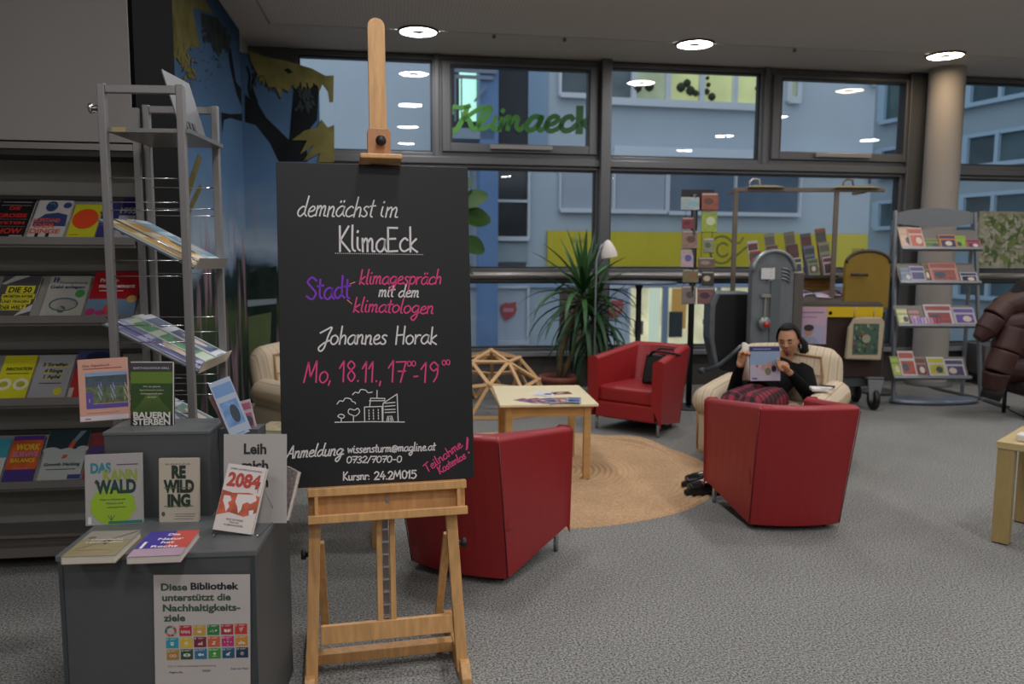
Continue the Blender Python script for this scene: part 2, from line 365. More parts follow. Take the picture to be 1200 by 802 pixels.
# round pillar in front of the glass
cb = atz(1083, 450); cb2 = (cb + atz(1104, 450)) / 2
col = MB(); PR = .205
col.lathe([(PR, 0), (PR, CEIL)], 40).lathe([(.27, .0), (.27, .05), (PR, .055)], 40, 1)
struct('pillar', col, [mat('#9a948d', .7, name='pillar_paint'), mat('#5b5e60', .5)], T(5.30, 10.02, 0))
# ---- ring lamps in the ceiling
lamp_em = mat('#fbf8fa', .5, emit=LAMP_STRENGTH, name='lamp_diffuser')
lamp_em2 = mat('#ffe2bd', .5, emit=LAMP_STRENGTH * .45, name='warm_lamp_diffuser')
L0 = FM.inverted() @ atz(490, 36, CEIL)
def lamp(x, y, label, warm=False):
    t = thing('ceiling_lamp', label, 'lamp', FM @ T(x, y, CEIL), 'ring lamps in the ceiling')
    n = 40; r0, r1 = .07, .185
    m = MB(); m.add([(r_ * math.cos(2 * math.pi * j / n), r_ * math.sin(2 * math.pi * j / n), -.012) for r_ in (r0, r1) for j in range(n)], [(j, (j + 1) % n, n + (j + 1) % n, n + j) for j in range(n)])
    m.build('diffuser', lamp_em2 if warm else lamp_em, t)
    MB().lathe([(.187, -.001), (.187, -.022), (.20, -.022), (.212, -.001)], n).build('rim', mat('#3c3a38', .5), t)
    MB().lathe([(.0, -.016), (.068, -.016), (.072, -.004)], n).build('lamp_centre', mat('#5d5956', .5), t)
names = {(0, 0): 'bright ring lamp in the ceiling just right of the top of the easel', (0, 1): 'middle ring lamp of the three in the ceiling, right of the easel',
         (0, 2): 'dimmer warm ring lamp in the ceiling above the book stand near the pillar'}
for k in range(7):
    for c in range(-1, 4):
        if c == -1 and k < 4: continue  # left column: unseen rear lamps added to brighten the bookcase from the front
        if c == 3 and k > 4: continue
        x = L0.x + 2.98 * c + (0 if k % 2 == 0 or k == 0 else .0); y = L0.y - 2.12 * k
        if k == 0 and c == 3: continue
        lamp(x, y, names.get((k, c), 'ring lamp in the ceiling behind the viewer, beyond the photo frame'), warm=(k == 0 and c == 2))
for px, py in ((450, 49), (573, 54), (652, 57), (908, 69)):
    q = FM.inverted() @ atz(px, py, CEIL)
    t = thing('ceiling_hook', 'tiny dark hook under the ceiling beside the shadow gap', 'hook', FM @ T(q.x, GY + .02, CEIL), 'tiny hooks along the ceiling gap')
    MB().lathe([(0, -.035), (.02, -.035), (.02, -.02), (.006, -.02), (.006, 0)], 10).bb(-.02, .02, -.006, .006, -.012, -.004).build('pin', metal_d, t)
# ================================================================== LEFT: BUILT-IN BOOK WALL
BY = -5.30; BX1 = onp(FM @ T(0, -5.30, 0), 157.5, 150)[0]
bk = MB(); grey_w = mat('#93908d', .75, noise=.03, nscale=2, name='grey_cabinet')
bk.bb(-8, BX1 - .01, BY, BY + .75, 2.14, CEIL)
struct('wall_left', bk, grey_w, FM)
struct('trim_wall_shelf_side', MB().bb(BX1 - .01, BX1 + .01, BY + .01, BY + .75, 0, CEIL), mat('#0a0a0a', .9, spec=.1), FM)
t = thing('wall_bookcase', 'long grey built-in bookcase with slanted display shelves along the left wall', 'bookcase', FM @ T(0, BY, 0))
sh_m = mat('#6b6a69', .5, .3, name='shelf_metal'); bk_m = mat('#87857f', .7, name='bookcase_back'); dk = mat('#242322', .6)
MB().bb(-8, BX1 - .01, .24, .30, 0, 2.14).build('back_panel', bk_m, t)
MB().bb(-8, BX1 - .01, -.01, .24, 2.10, 2.13).build('top_rail', mat('#8a8683', .35, .6), t)
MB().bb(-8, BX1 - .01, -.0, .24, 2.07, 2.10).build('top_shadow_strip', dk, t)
ROWZ = []
for py, in ((283,), (375,), (471,), (568,)):
    x, z = onp(FM @ T(0, BY, 0), 60, py); ROWZ.append(z)
    m = MB(); sl = .20
    m.bar((-8, .0 + .015, z + .01), (-8, sl + .015, z + .01 + sl), .012, .01)   # placeholder edge strip
    m = MB()
    m.add([(-8, 0.01, z + .004), (BX1 - .02, 0.01, z + .004), (BX1 - .02, .235, z + .215), (-8, .235, z + .215), (-8, .02, z - .006), (BX1 - .02, .02, z - .006), (BX1 - .02, .24, z + .205), (-8, .24, z + .205)],
          [(0, 1, 2, 3), (4, 7, 6, 5), (0, 4, 5, 1), (1, 5, 6, 2), (2, 6, 7, 3), (3, 7, 4, 0)])
    s_ = m.build('display_shelf', bk_m, t)
    MB().bb(-8, BX1 - .02, -.012, .0, z - .015, z + .022).build('shelf_lip', mat('#8b8784', .35, .6), s_)
    MB().bb(-8, BX1 - .02, .0, .24, z - .03, z - .015).build('shelf_underside', sh_m, s_)
    MB().bb(-8, BX1 - .02, .215, .24, z + .215, z + .235).build('shelf_top_edge', dk, s_)
zb = onp(FM @ T(0, BY, 0), 30, 652)[1]
MB().bb(-8, BX1 - .02, -.02, .24, zb, zb + .05).bb(-8, BX1 - .02, .03, .24, zb + .05, zb + .10).bb(-8, BX1 - .02, -.02, .02, zb + .10, zb + .115).build('bottom_shelf', mat('#7a7672', .45, .4), t)
MB().bb(-8, BX1 - .02, .14, .24, 0, zb).build('plinth', dk, t)
# ================================================================== PAINTED WALL
mural = bpy.data.materials.new('mural_paint'); mural.use_nodes = True
nt, b = nodes_of(mural); b.inputs['Roughness'].default_value = .9; b.inputs['Specular IOR Level'].default_value = .05
tc = nt.nodes.new('ShaderNodeTexCoord'); sp = nt.nodes.new('ShaderNodeSeparateXYZ'); nz = nt.nodes.new('ShaderNodeTexNoise'); nz.inputs['Scale'].default_value = 1.1; nz.inputs['Detail'].default_value = 5
mp = nt.nodes.new('ShaderNodeMapping'); mp.inputs['Scale'].default_value = (1, 1, 1.6)
nt.links.new(tc.outputs['Object'], sp.inputs[0]); nt.links.new(tc.outputs['Object'], mp.inputs[0]); nt.links.new(mp.outputs[0], nz.inputs['Vector'])
ad = nt.nodes.new('ShaderNodeMath'); ad.operation = 'MULTIPLY_ADD'; ad.inputs[1].default_value = .9; ad.inputs[2].default_value = -.45
a2 = nt.nodes.new('ShaderNodeMath'); a2.operation = 'ADD'; nt.links.new(nz.outputs['Fac'], ad.inputs[0]); nt.links.new(ad.outputs[0], a2.inputs[0]); nt.links.new(sp.outputs['Z'], a2.inputs[1])
mr = nt.nodes.new('ShaderNodeMapRange'); mr.inputs[1].default_value = 0; mr.inputs[2].default_value = 4; nt.links.new(a2.outputs[0], mr.inputs[0])
rp = nt.nodes.new('ShaderNodeValToRGB'); cr = rp.color_ramp
stops = [(0, '#1c2a1e'), (.16, '#28352a'), (.25, '#3c4a30'), (.30, '#1b2624'), (.36, '#223032'), (.385, '#66788a'), (.42, '#8595a2'), (.50, '#61788e'), (.60, '#486483'), (.75, '#3c546e'), (1, '#31455c')]
cr.elements[0].color = lin(stops[0][1]); cr.elements[1].position = 1; cr.elements[1].color = lin(stops[-1][1])
for p_, c_ in stops[1:-1]: e = cr.elements.new(p_); e.color = lin(c_)
# pinkish streaks
wv = nt.nodes.new('ShaderNodeTexNoise'); wv.inputs['Scale'].default_value = 3; m2 = nt.nodes.new('ShaderNodeMapping'); m2.inputs['Scale'].default_value = (2.2, 2.2, .35)
nt.links.new(tc.outputs['Object'], m2.inputs[0]); nt.links.new(m2.outputs[0], wv.inputs['Vector'])
r2 = nt.nodes.new('ShaderNodeValToRGB'); r2.color_ramp.elements[0].position = .52; r2.color_ramp.elements[1].position = .68
bnd = nt.nodes.new('ShaderNodeMapRange'); bnd.inputs[1].default_value = 2.3; bnd.inputs[2].default_value = 1.5; nt.links.new(sp.outputs['Z'], bnd.inputs[0])
mu = nt.nodes.new('ShaderNodeMath'); mu.operation = 'MULTIPLY'; nt.links.new(wv.outputs['Fac'], r2.inputs[0]); nt.links.new(r2.outputs[0], mu.inputs[0]); nt.links.new(bnd.outputs[0], mu.inputs[1])
mx = nt.nodes.new('ShaderNodeMix'); mx.data_type = 'RGBA'; mx.inputs[7].default_value = lin('#7d6670')
nt.links.new(mr.outputs[0], rp.inputs[0]); nt.links.new(mu.outputs[0], mx.inputs[0]); nt.links.new(rp.outputs[0], mx.inputs[6]); nt.links.new(mx.outputs[2], b.inputs['Base Color'])
MA = FM @ T(-2.955, 0, 0) @ RZ(R(90))
FY = onp(MA, 287, 250)[0]
MB_ = FM @ T(-2.95, FY, 0) @ RZ(R(20))
def cA(x, y): return onp(MA, 180 + x / 3.341, y / 3.341)
def cB(x, y): return onp(MB_, 180 + x / 3.341, y / 3.341)
t = thing('painted_wall_panel', 'landscape mural with blue sky, dark tree and olive leaves on the side wall', 'mural', MA)
xa = onp(MA, 178, 300)[0]
MB().bb(xa, FY, 0, .02, 0, CEIL - .003).build('panel', mural, t)
trunk_m = mat('#15191b', .9, noise=.3, nscale=3, spec=.05, name='painted_trunk'); leaf_p = mat('#5c5833', .9, noise=.25, nscale=5, spec=.05, name='painted_olive_leaf'); leaf_d = mat('#2a3130', .9, noise=.3, nscale=6, spec=.05)
MB().poly([cA(*p) for p in ((357, 478), (340, 474), (300, 462), (275, 470), (268, 520), (264, 440), (300, 447), (345, 445), (350, 430), (325, 370), (300, 270), (290, 190), (302, 190), (322, 320), (345, 350), (357, 368))], y=-.002).build('painted_branch', trunk_m, t)
MB().poly([cA(*p) for p in ((185, 50), (250, 70), (300, 160), (292, 200), (270, 190), (262, 215), (248, 180), (236, 208), (222, 160), (206, 140), (200, 100), (188, 95))], y=-.003).build('painted_leaf', leaf_d, t)
MB().poly([cA(*p) for p in ((45, 0), (200, 0), (232, 55), (150, 30), (180, 190), (150, 180), (120, 200), (140, 260), (165, 318), (140, 300), (100, 240), (85, 225), (75, 260), (62, 235), (52, 262), (46, 200))], y=-.004).build('painted_leaf', leaf_p, t)
MB().poly([onp(MA, *p) for p in ((217, 222), (232, 180), (236, 186), (221, 232))], y=-.004).poly([onp(MA, *p) for p in ((217, 250), (234, 215), (236, 222), (219, 258))], y=-.004).build('painted_stalk', leaf_p, t)
gd = mat('#1f2b27', .9, noise=.4, nscale=5, spec=.05)
MB().poly([onp(MA, *p) for p in ((178, 60), (193, 60), (197, 200), (205, 330), (212, 420), (214, 560), (178, 560))], y=-.004).build('painted_foliage', gd, t)
t = thing('painted_corner_panel', 'cut-out painted panel with dark trunk and olive leaves beside the window', 'mural', MB_)
xr = onp(MB_, 378, 300)[0]; top = [onp(MB_, 285, 61), onp(MB_, 330, 72), onp(MB_, 378, 97)]
MB().prism([(-.02, 0), (xr, 0), (xr, top[2][1]), (top[1][0], top[1][1]), (-.02, top[0][1])], 0, .02).build('panel', mural, t)
MB().poly([cB(*p) for p in ((548, 345), (600, 320), (648, 312), (640, 470), (615, 500), (600, 560), (602, 634), (490, 634), (455, 560), (400, 490), (357, 478), (357, 368), (385, 395), (368, 330), (390, 345), (405, 400), (440, 460), (530, 548))], y=-.002).build('painted_trunk', trunk_m, t)
MB().prism([cB(*p) for p in ((368, 196), (430, 222), (520, 240), (620, 270), (672, 298), (704, 296), (702, 400), (688, 402), (682, 360), (660, 330), (648, 360), (632, 318), (610, 345), (600, 312), (572, 322), (556, 352), (540, 330), (528, 362), (502, 345), (498, 388), (474, 340), (450, 345), (430, 300), (405, 290), (380, 240))], -.015, -.003).build('cutout_leaf', leaf_p, t)
MB().prism([cB(*p) for p in ((540, 550), (590, 512), (640, 500), (655, 468), (680, 500), (706, 490), (706, 636), (640, 636), (650, 600), (585, 634), (625, 568), (572, 606), (600, 550))], -.015, -.003).build('cutout_leaf', leaf_p, t)
MB().poly([cB(505, 276), cB(525, 268), cB(545, 284), cB(520, 292)], y=-.017).build('painted_spot', trunk_m, t)
MB().poly([onp(MB_, *p) for p in ((287, 322), (305, 316), (324, 312), (324, 400), (312, 470), (287, 470))], y=-.002).build('painted_hill', gd, t)
MB().poly([onp(MB_, *p) for p in ((287, 352), (324, 350), (324, 356), (287, 360))], y=-.004).build('painted_lake', mat('#6f8088', .7), t)
MB().poly([onp(MB_, *p) for p in ((287, 372), (318, 366), (316, 420), (287, 440))], y=-.004).build('painted_field', mat('#45552f', .7, noise=.2, nscale=3), t)
rnm = random.Random(5)
def blades(par, cf, regions, m_, name, n, y0, ln=(18, 40), wd=(3, 7), down=True):
    m = MB()
    for i in range(n):
        x0_, y0_, x1_, y1_ = rnm.choice(regions); cx, cy = rnm.uniform(x0_, x1_), rnm.uniform(y0_, y1_); a = rnm.uniform(.9, 2.2) if down else rnm.uniform(0, 6.28); L_ = rnm.uniform(*ln); w_ = rnm.uniform(*wd)
        dx, dy = math.cos(a), math.sin(a); m.poly([cf(cx, cy), cf(cx + dx * L_ * .4 - dy * w_, cy + dy * L_ * .4 + dx * w_), cf(cx + dx * L_, cy + dy * L_), cf(cx + dx * L_ * .4 + dy * w_, cy + dy * L_ * .4 - dx * w_)], 0, y0 - .00005 * i)
    m.build(name, m_, par, kind='stuff')
tA = [o for o in bpy.data.objects if o.name == 'painted_wall_panel'][0]
blades(tA, cA, [(190, 60, 255, 150), (230, 100, 290, 190)], leaf_d, 'painted_leaves', 90, -.0045)
blades(tA, cA, [(50, 20, 170, 170), (60, 170, 130, 230), (110, 200, 150, 290)], leaf_p, 'painted_leaves', 60, -.006)
blades(tA, cA, [(95, 200, 260, 370)], mat('#24303c', .9, spec=.05), 'painted_twigs', 60, -.0035, (6, 22), (.8, 2), False)
blades(tA, cA, [(0, 150, 60, 640)], mat('#2c3f33', .9, spec=.05), 'painted_leaves', 90, -.006, (25, 60), (3, 8))
blades(t, cB, [(400, 230, 560, 320), (560, 290, 640, 330)], leaf_p, 'painted_leaves', 45, -.0155)
blades(t, cB, [(380, 250, 470, 330), (560, 330, 620, 420)], leaf_d, 'painted_leaves', 70, -.0028)
m = MB()
for P in (((385, 395), (372, 350), (376, 300), (366, 262)), ((378, 350), (392, 320), (388, 290)), ((405, 400), (385, 340), (395, 300), (412, 272))): m.stroke(smooth_line([cB(*q) for q in P]), .022, -.0026)
m.build('painted_twig', trunk_m, t, kind='stuff')
# ================================================================== OUTSIDE, ACROSS THE STREET
OM = T(0, 20, 0) @ RZ(R(11))
def orc(x0, y0, x1, y1):
    a = onp(OM, x0, y1); b = onp(OM, x1, y0); return a[0], b[0], a[1], b[1]
conc = mat('#a6b2bb', .8, noise=.04, nscale=.6, name='pale_blue_render')
struct('street_ground', MB().bb(-30, 30, 9.9, 60, -1.4, -1.2), mat('#55595c', .9, noise=.1, nscale=3))
ob = thing('building_opposite', 'pale blue rendered building across the street with shops and a yellow sign', 'building', OM)
MB().bb(-14, onp(OM, 1085, 300)[0], 0, .6, -1.3, 14).build('wall', conc, ob)
blue_m = mat('#54749c', .6, noise=.05, nscale=2); wf = mat('#c0c6cc', .5); dkp = mat('#1c242b', .15, noise=.4, nscale=1.2, name='dark_pane')
def oquad(name, rc, m, par=ob, y0=-.05, y1=0.0):
    s0, s1, z0, z1 = orc(*rc); return MB().bb(s0, s1, y0, y1, z0, z1).build(name, m, par)
def owin(rc, pane_m, cols=1, fwid=.07, par=ob, rows=1, fm=wf, d=.14):
    s0, s1, z0, z1 = orc(*rc); m = MB(); h = fwid
    m.bb(s0, s1, -d, 0, z1 - h, z1).bb(s0, s1, -d - .05, 0, z0 - .05, z0 + h)
    for i in range(cols + 1):
        x = s0 + (s1 - s0) * i / cols; m.bb(x - h / 2, x + h / 2, -d, 0, z0, z1)
    for i in range(1, rows):
        z = z0 + (z1 - z0) * i / rows; m.bb(s0, s1, -d, 0, z - h / 2, z + h / 2)
    f = m.build('window', fm, par)
    for i in range(cols):
        a, b_ = s0 + (s1 - s0) * i / cols, s0 + (s1 - s0) * (i + 1) / cols
        MB().add([(a, -.03, z0), (b_, -.03, z0), (b_, -.03, z1), (a, -.03, z1)], [(0, 1, 2, 3)]).build('pane', pane_m[i % len(pane_m)] if isinstance(pane_m, list) else pane_m, f)
    return f
# stair tower strip at the left
oquad('dark_recess', (520, 30, 640, 192), mat('#262a33', .7, noise=.25, nscale=1), y0=-.04)
oquad('side_wall', (618, 30, 642, 192), mat('#8098ae', .8), y0=-.06)
oquad('lit_stair_window', (538, 78, 559, 142), mat('#c4ffe6', .5, emit=.75), y0=-.12)
oquad('blue_pillar', (556, 20, 577, 640), blue_m, y0=-.9, y1=-.3)
m = MB(); s0, s1, z0, z1 = orc(527, 92, 574, 95); m.bb(s0, s1, -1.0, -.95, z0, z1); s0, s1, z0, z1 = orc(527, 100, 570, 102); m.bb(s0, s1, -1.0, -.96, z0, z1)
for px in (527, 534): a = orc(px, 100, px + 1.5, 150); m.bb(a[0], a[1], -1, -.96, a[2], a[3])
a = onp(OM, 549, 128); c = onp(OM, 561, 112); m.bar((a[0], -1, a[1]), (c[0], -1, c[1]), .05, .05)
m.build('stair_railing', mat('#6c7684', .5, .3), ob)
oquad('landing', (520, 158, 572, 168), mat('#7f8d9c', .7), y0=-.9)
owin((655, 40, 700, 113), mat('#3b4a52', .15, noise=.3, nscale=2), 1)
lit = mat('#b6bc84', .6, noise=.18, nscale=.9, emit=.42, name='lit_office'); lit2 = mat('#a4ae8e', .6, noise=.25, nscale=1.2, emit=.22)
dko = mat('#4f5e63', .3, noise=.3, nscale=1.5)
f = owin((700, 40, 900, 121), [dko, lit2, lit, lit, lit], 5, .13)
oquad('lamp_strip', (823, 76, 861, 82), mat('#fffbe8', .5, emit=4), y0=-.05, y1=-.035)
pl = mat('#27301c', .8)
m = MB()
for cx, cy, r_ in ((797, 103, 6), (804, 98, 5), (808, 107, 6), (814, 110, 4), (828, 92, 2.5), (829, 100, 3), (827, 108, 4), (833, 114, 5), (887, 104, 4), (890, 111, 5), (745, 103, 7), (760, 102, 6)):
    a = onp(OM, cx, cy); m.lathe([(0, -r_ * .022), (r_ * .016, -r_ * .012), (r_ * .021, 0), (r_ * .014, r_ * .014), (0, r_ * .022)], 9, M=T(a[0], -.06, a[1]))
m.build('office_plants', pl, ob, kind='stuff')
owin((922, 40, 937, 120), lit2, 1, .12)
owin((1020, 84, 1058, 100), wf, 1)
s0, s1, z0, z1 = orc(640, 186, 1075, 190)
# first floor band
oquad('window_ledge', (716, 184, 1075, 186.5), mat('#c3ccd6', .5), y0=-.3)
owin((578, 192, 619, 280), dkp, 1, .06, rows=2)
oquad('spandrel', (579, 284, 618, 307), mat('#8e9ea5', .6, noise=.1, nscale=2), y0=-.05)
oquad('dark_vent', (579, 308, 616, 321), mat('#39404a', .6))
oquad('side_pane', (535, 192, 551, 330), mat('#8fa2b4', .5))
blind = mat('#b8c0cc', .6, name='blind_slat')
f = owin((655, 191, 780, 247), mat('#8695ac', .6), 2, .05)
m = MB(); s0, s1, z0, z1 = orc(657, 193, 778, 245); k = 30
for i in range(k): z = z0 + (z1 - z0) * (i + .5) / k; m.bb(s0, s1, -.09, -.05, z - .012, z + .014)
m.build('blind_slats', blind, f, kind='stuff')
owin((781, 191, 937, 250), mat('#59697a', .2, noise=.12, nscale=1), 2, .05)
# ground floor
oquad('shop_soffit', (540, 321, 1075, 337), mat('#8fa3bd', .7), y0=-.12)
strip = mat('#a8b4c0', .3, noise=.05, nscale=2)
for x0, x1 in ((576, 618), (690, 736)):
    owin((x0, 335, x1, 402), strip, 1, .06); oquad('shop_base', (x0 + 1, 401, x1 - 1, 413), mat('#39404a', .7), y0=-.08)
oquad('brown_door_frame', (655, 335, 690, 410), mat('#5d4a3f', .7, noise=.2, nscale=2), y0=-.06)
def berry(px, py, r_, label):
    x, z = onp(OM, px, py); q = orc(px - r_, py - r_, px + r_, py + r_); rr = (q[1] - q[0]) / 2
    P = [(-.95, .15), (-.8, .65), (-.3, .9), (.2, .85), (.55, .95), (.95, 1.0), (.85, .6), (1, .2), (.8, -.35), (.2, -.9), (-.3, -1.1), (-.7, -.6)]
    m = MB(); m.prism([(a * rr, b_ * rr) for a, b_ in P], -.03, 0).prism([(-.6 * rr, -.15 * rr), (.6 * rr, -.15 * rr), (.6 * rr, .3 * rr), (-.6 * rr, .3 * rr)], -.035, -.03, 1)
    o = m.build('strawberry_sticker', [mat('#a8484c', .6), mat('#c08a8c', .6)], None, OM @ T(x, -.06, z)); tag(o, label, 'sticker', 'strawberry stickers on the shop windows')
berry(595, 364, 10, 'red strawberry sticker on the shop window left of the yucca')
berry(719, 362, 11, 'red strawberry sticker on the shop window behind the yucca leaves')
# lit shop, set back behind its opening
s0, s1, z0, z1 = orc(737, 337, 875, 412)
shopm = mat('#d8d0a8', .6, noise=.25, nscale=1.6, emit=.52, name='lit_shop'); sw = MB()
MB().bb(s0, s1, -.07, -.05, z0, z1).build('lit_shop_window', shopm, ob)
oquad('shop_curtain', (758, 338, 772, 400), mat('#ccd8c0', .6, emit=.45), y0=-.1)
oquad('shop_mullion', (773, 337, 781, 412), mat('#7e8ea2', .6), y0=-.16)
oquad('shop_mullion', (836, 337, 842, 412), mat('#7e8ea2', .6), y0=-.16)
oquad('shop_door', (785, 338, 803, 385), mat('#b98d48', .6, emit=.25), y0=-.1)
oquad('shop_chairs', (782, 365, 798, 395), mat('#333a3c', .6), y0=-.12); oquad('shop_chairs', (742, 376, 752, 392), mat('#5d5f55', .6), y0=-.12)
oquad('shop_counter', (842, 386, 870, 402), mat('#e9e6c8', .6, emit=.3), y0=-.12)
oquad('shop_plants', (822, 374, 834, 380), mat('#4c6b38', .7), y0=-.14)
oquad('shop_plants', (846, 372, 862, 380), mat('#4c6b38', .7), y0=-.14)
oquad('shop_base', (737, 402, 875, 414), mat('#7f93a5', .7), y0=-.2)
# yellow sign
s0, s1, z0, z1 = orc(640, 275.5, 1064, 312)
sg = thing('shop_sign', 'long yellow-green sign with curly mark and lettering on the building opposite', 'sign', OM @ T(s0, -.06, z0))
W = s1 - s0; Hh = z1 - z0
MB().bb(0, W, -.08, 0, 0, Hh).build('sign_board', mat('#c0ae1a', .5, noise=.03, nscale=1), sg)
m = MB(); k = W / 424
def sp_(px, py): a = onp(OM @ T(s0, -.145, z0), px, py); return a
C = sp_(853, 293); rr = Hh * .40
loop = [(C[0] - rr * .9 + rr * 1.9 * math.cos(a) * (.5) + rr * .4, C[1] + rr * math.sin(a)) for a in [R(t_) for t_ in range(40, 330, 15)]]
m.stroke(loop, .05, -.085).stroke([(x * .5 + (C[0] - rr * .3) * .5, y * .5 + C[1] * .5) for x, y in loop], .05, -.085)
m.stroke([loop[0], (C[0] + rr * .9, C[1] + rr * .5), (C[0] + rr * 1.2, C[1] + rr * .9)], .05, -.085).stroke([loop[-1], (C[0] + rr * .6, C[1] - rr * .5), (C[0] + rr * 1.2, C[1] + .0), (C[0] + rr * 1.9, C[1] + rr * .5)], .05, -.085)
a = sp_(670, 285); put_text(m, 'bank', a[0], a[1], .14, y=-.086)
a = sp_(998, 297); put_text(m, 'ann.', a[0], a[1], .2, y=-.086); a = sp_(1024, 297); put_text(m, 'bank', a[0], a[1], .2, y=-.086, bold=.02)
m.build('lettering', mat('#6a6a2c', .6), sg)
q = orc(1018, 205, 1045, 215)
o = MB().bb(q[0], q[1], -.12, 0, q[2], q[3]).build('small_sign', mat('#6a4468', .5, noise=.3, nscale=3), None, OM); tag(o, 'small purple sign on the pale building, above the metal frame', 'sign')
# wing at the right
WMx = T(10.3, 16, 0) @ RZ(R(-69.4))
wg = thing('building_wing', 'blue grey office wing with three rows of ribbon windows at the right', 'building', WMx)
x_far = -4.2
MB().bb(x_far, 9, 0, .6, -1.3, 14).build('wall', mat('#8597a2', .8, noise=.04, nscale=.5), wg)
for (pa, pb) in ((60, 125), (162, 196), (230, 262), (322, 345)):
    z1 = onp(WMx, 1124, pa)[1]; z0 = onp(WMx, 1124, pb)[1]
    x = x_far + .3; m = MB(); m.bb(x, 8.5, -.16, 0, z0 - .09, z0).bb(x, 8.5, -.1, 0, z1 - .05, z1 + .03); n = 0
    while x < 8.5: m.bb(x - (.04 if n % 3 else .10), x + (.04 if n % 3 else .10), -.12, 0, z0, z1); x += .78; n += 1
    r_ = m.build('window_row', mat('#90a9bc', .5), wg)
    x = x_far + .3; n = 0
    while x < 8.5:
        MB().add([(x, -.03, z0), (x + .78, -.03, z0), (x + .78, -.03, z1), (x, -.03, z1)], [(0, 1, 2, 3)]).build('pane', mat(['#35525c', '#2b3d4a', '#40605c', '#30464f'][n % 4], .3, noise=.3, nscale=2), r_); x += .78; n += 1
# ================================================================== EASEL WITH CHALKBOARD
PSI = .2276; LEAN = .119; BZ = .7629; BH = 1.1784
EM = T(-.4809, 2.8621, 0) @ RZ(PSI); LM = T(0, 0, BZ) @ RX(-LEAN)
et = thing('easel', 'tall beech wood studio easel holding the chalkboard', 'easel', EM)
zf = -BZ / math.cos(LEAN)                                # floor level in the leaning frame
def lean_floor(x, y): return Vector((x, y, 0))
for x, xb in ((-.238, -.262), (.262, .296)):
    a = LM @ Vector((x, .045, -.10)); bt = LM @ Vector((xb, .045, zf + .03)); 
    MB().bar(a, bt, .042, .032, up=(0, 1, 0)).build('post', wood_easel, et, bevel=.002)
m = MB()
m.bb(-.262, .315, -.028, .010, -.032, -.001, M=LM); m.build('board_ledge', wood_easel, et, bevel=.003)
MB().bb(-.262, .315, -.048, -.030, -.125, -.095, M=LM).build('tray_rail', wood_easel, et, bevel=.003)
MB().bb(-.262, .315, .018, .036, -.120, -.034, M=LM).build('tray_back', wood_easel, et, bevel=.002)
MB().bb(-.262, .315, -.030, .018, -.125, -.115, M=LM).build('tray_bottom', wood_easel, et)
for x in (-.232, .285): MB().bb(x - .006, x + .006, -.03, .018, -.115, -.032, M=LM).build('tray_end', wood_easel, et)
MB().bb(.018, .030, .012, .018, -.075, -.055, M=LM).build('latch', chrome, et)
for x in (-.008, .041): MB().bb(x - .010, x + .010, .04, .07, -.535, -.125, M=LM).build('mast_guide', wood_easel, et, bevel=.002)
MB().bb(.006, .027, .062, .068, -.535, -.125, M=LM).build('ratchet_strip', mat('#8a7a74', .35, .7), et)
m = MB()
for i in range(8): MB().bb(.005, .028, .052, .064, -.185 - .047 * i, -.178 - .047 * i, M=LM).build('ratchet_tooth', chrome, et)
a0 = LM @ Vector((-.262, .05, -.545)); 
MB().bb(-.225, .262, .035, .058, -.586, -.518, M=LM).build('cross_rail', wood_easel, et, bevel=.002)
# mast above the board, sliding head
m = MB(); P = [(-.014, -.12), (.050, -.12)] + [(.018 + .032 * math.cos(R(a)), 1.705 + .032 * math.sin(R(a))) for a in range(0, 181, 20)]
m.prism(P, .026, .046, M=LM); m.build('mast', wood_easel, et, bevel=.002)
P = [(-.024, 1.21), (.062, 1.21), (.062, 1.30), (.055, 1.314), (-.017, 1.314), (-.024, 1.30)]
MB().prism(P, -.004, .026, M=LM).build('sliding_head', mat('#b07a4c', .45, 0, .1, 9, stretch=(6, 6, .6)), et, bevel=.003)
MB().bb(-.055, .095, -.085, .03, BH + .004, BH + .022, M=LM).build('head_ledge', wood_easel, et, bevel=.004)
k = MB().lathe([(0, 0), (.006, 0), (.006, .012), (.017, .014), (.020, .022), (.017, .032), (0, .034)], 16, M=LM @ T(.024, -.004, 1.262) @ RX(R(90))); k.build('knob', black, et)
# runners, rear struts, floor bar
for sx, xl in ((-1, -.268), (1, .300)):
    MB().prism([(-.42, 0), (.14, 0), (.14, .03), (.10, .075), (-.36, .075), (-.42, .04)], -.018, .018, M=T(xl, .02, 0) @ RZ(R(-90))).build('runner', wood_easel, et, bevel=.003)
    MB().bar(LM @ Vector((xl - sx * .045, .085, -.22)), Vector((xl - sx * .058, .27, .06)), .020, .030, up=(1, 0, 0)).build('strut', wood_easel, et, bevel=.002)
    kk = MB().lathe([(0, .0), (.010, 0), (.012, .008), (.010, .016), (.019, .018), (.019, .034), (0, .036)], 10, M=LM @ T(xl - sx * .012, .06, -.255) @ RY(R(90 * sx)) ); kk.build('knob', black, et)
MB().bb(-.25, .285, .10, .15, .030, .072).build('rear_bar', wood_easel, et, bevel=.003)
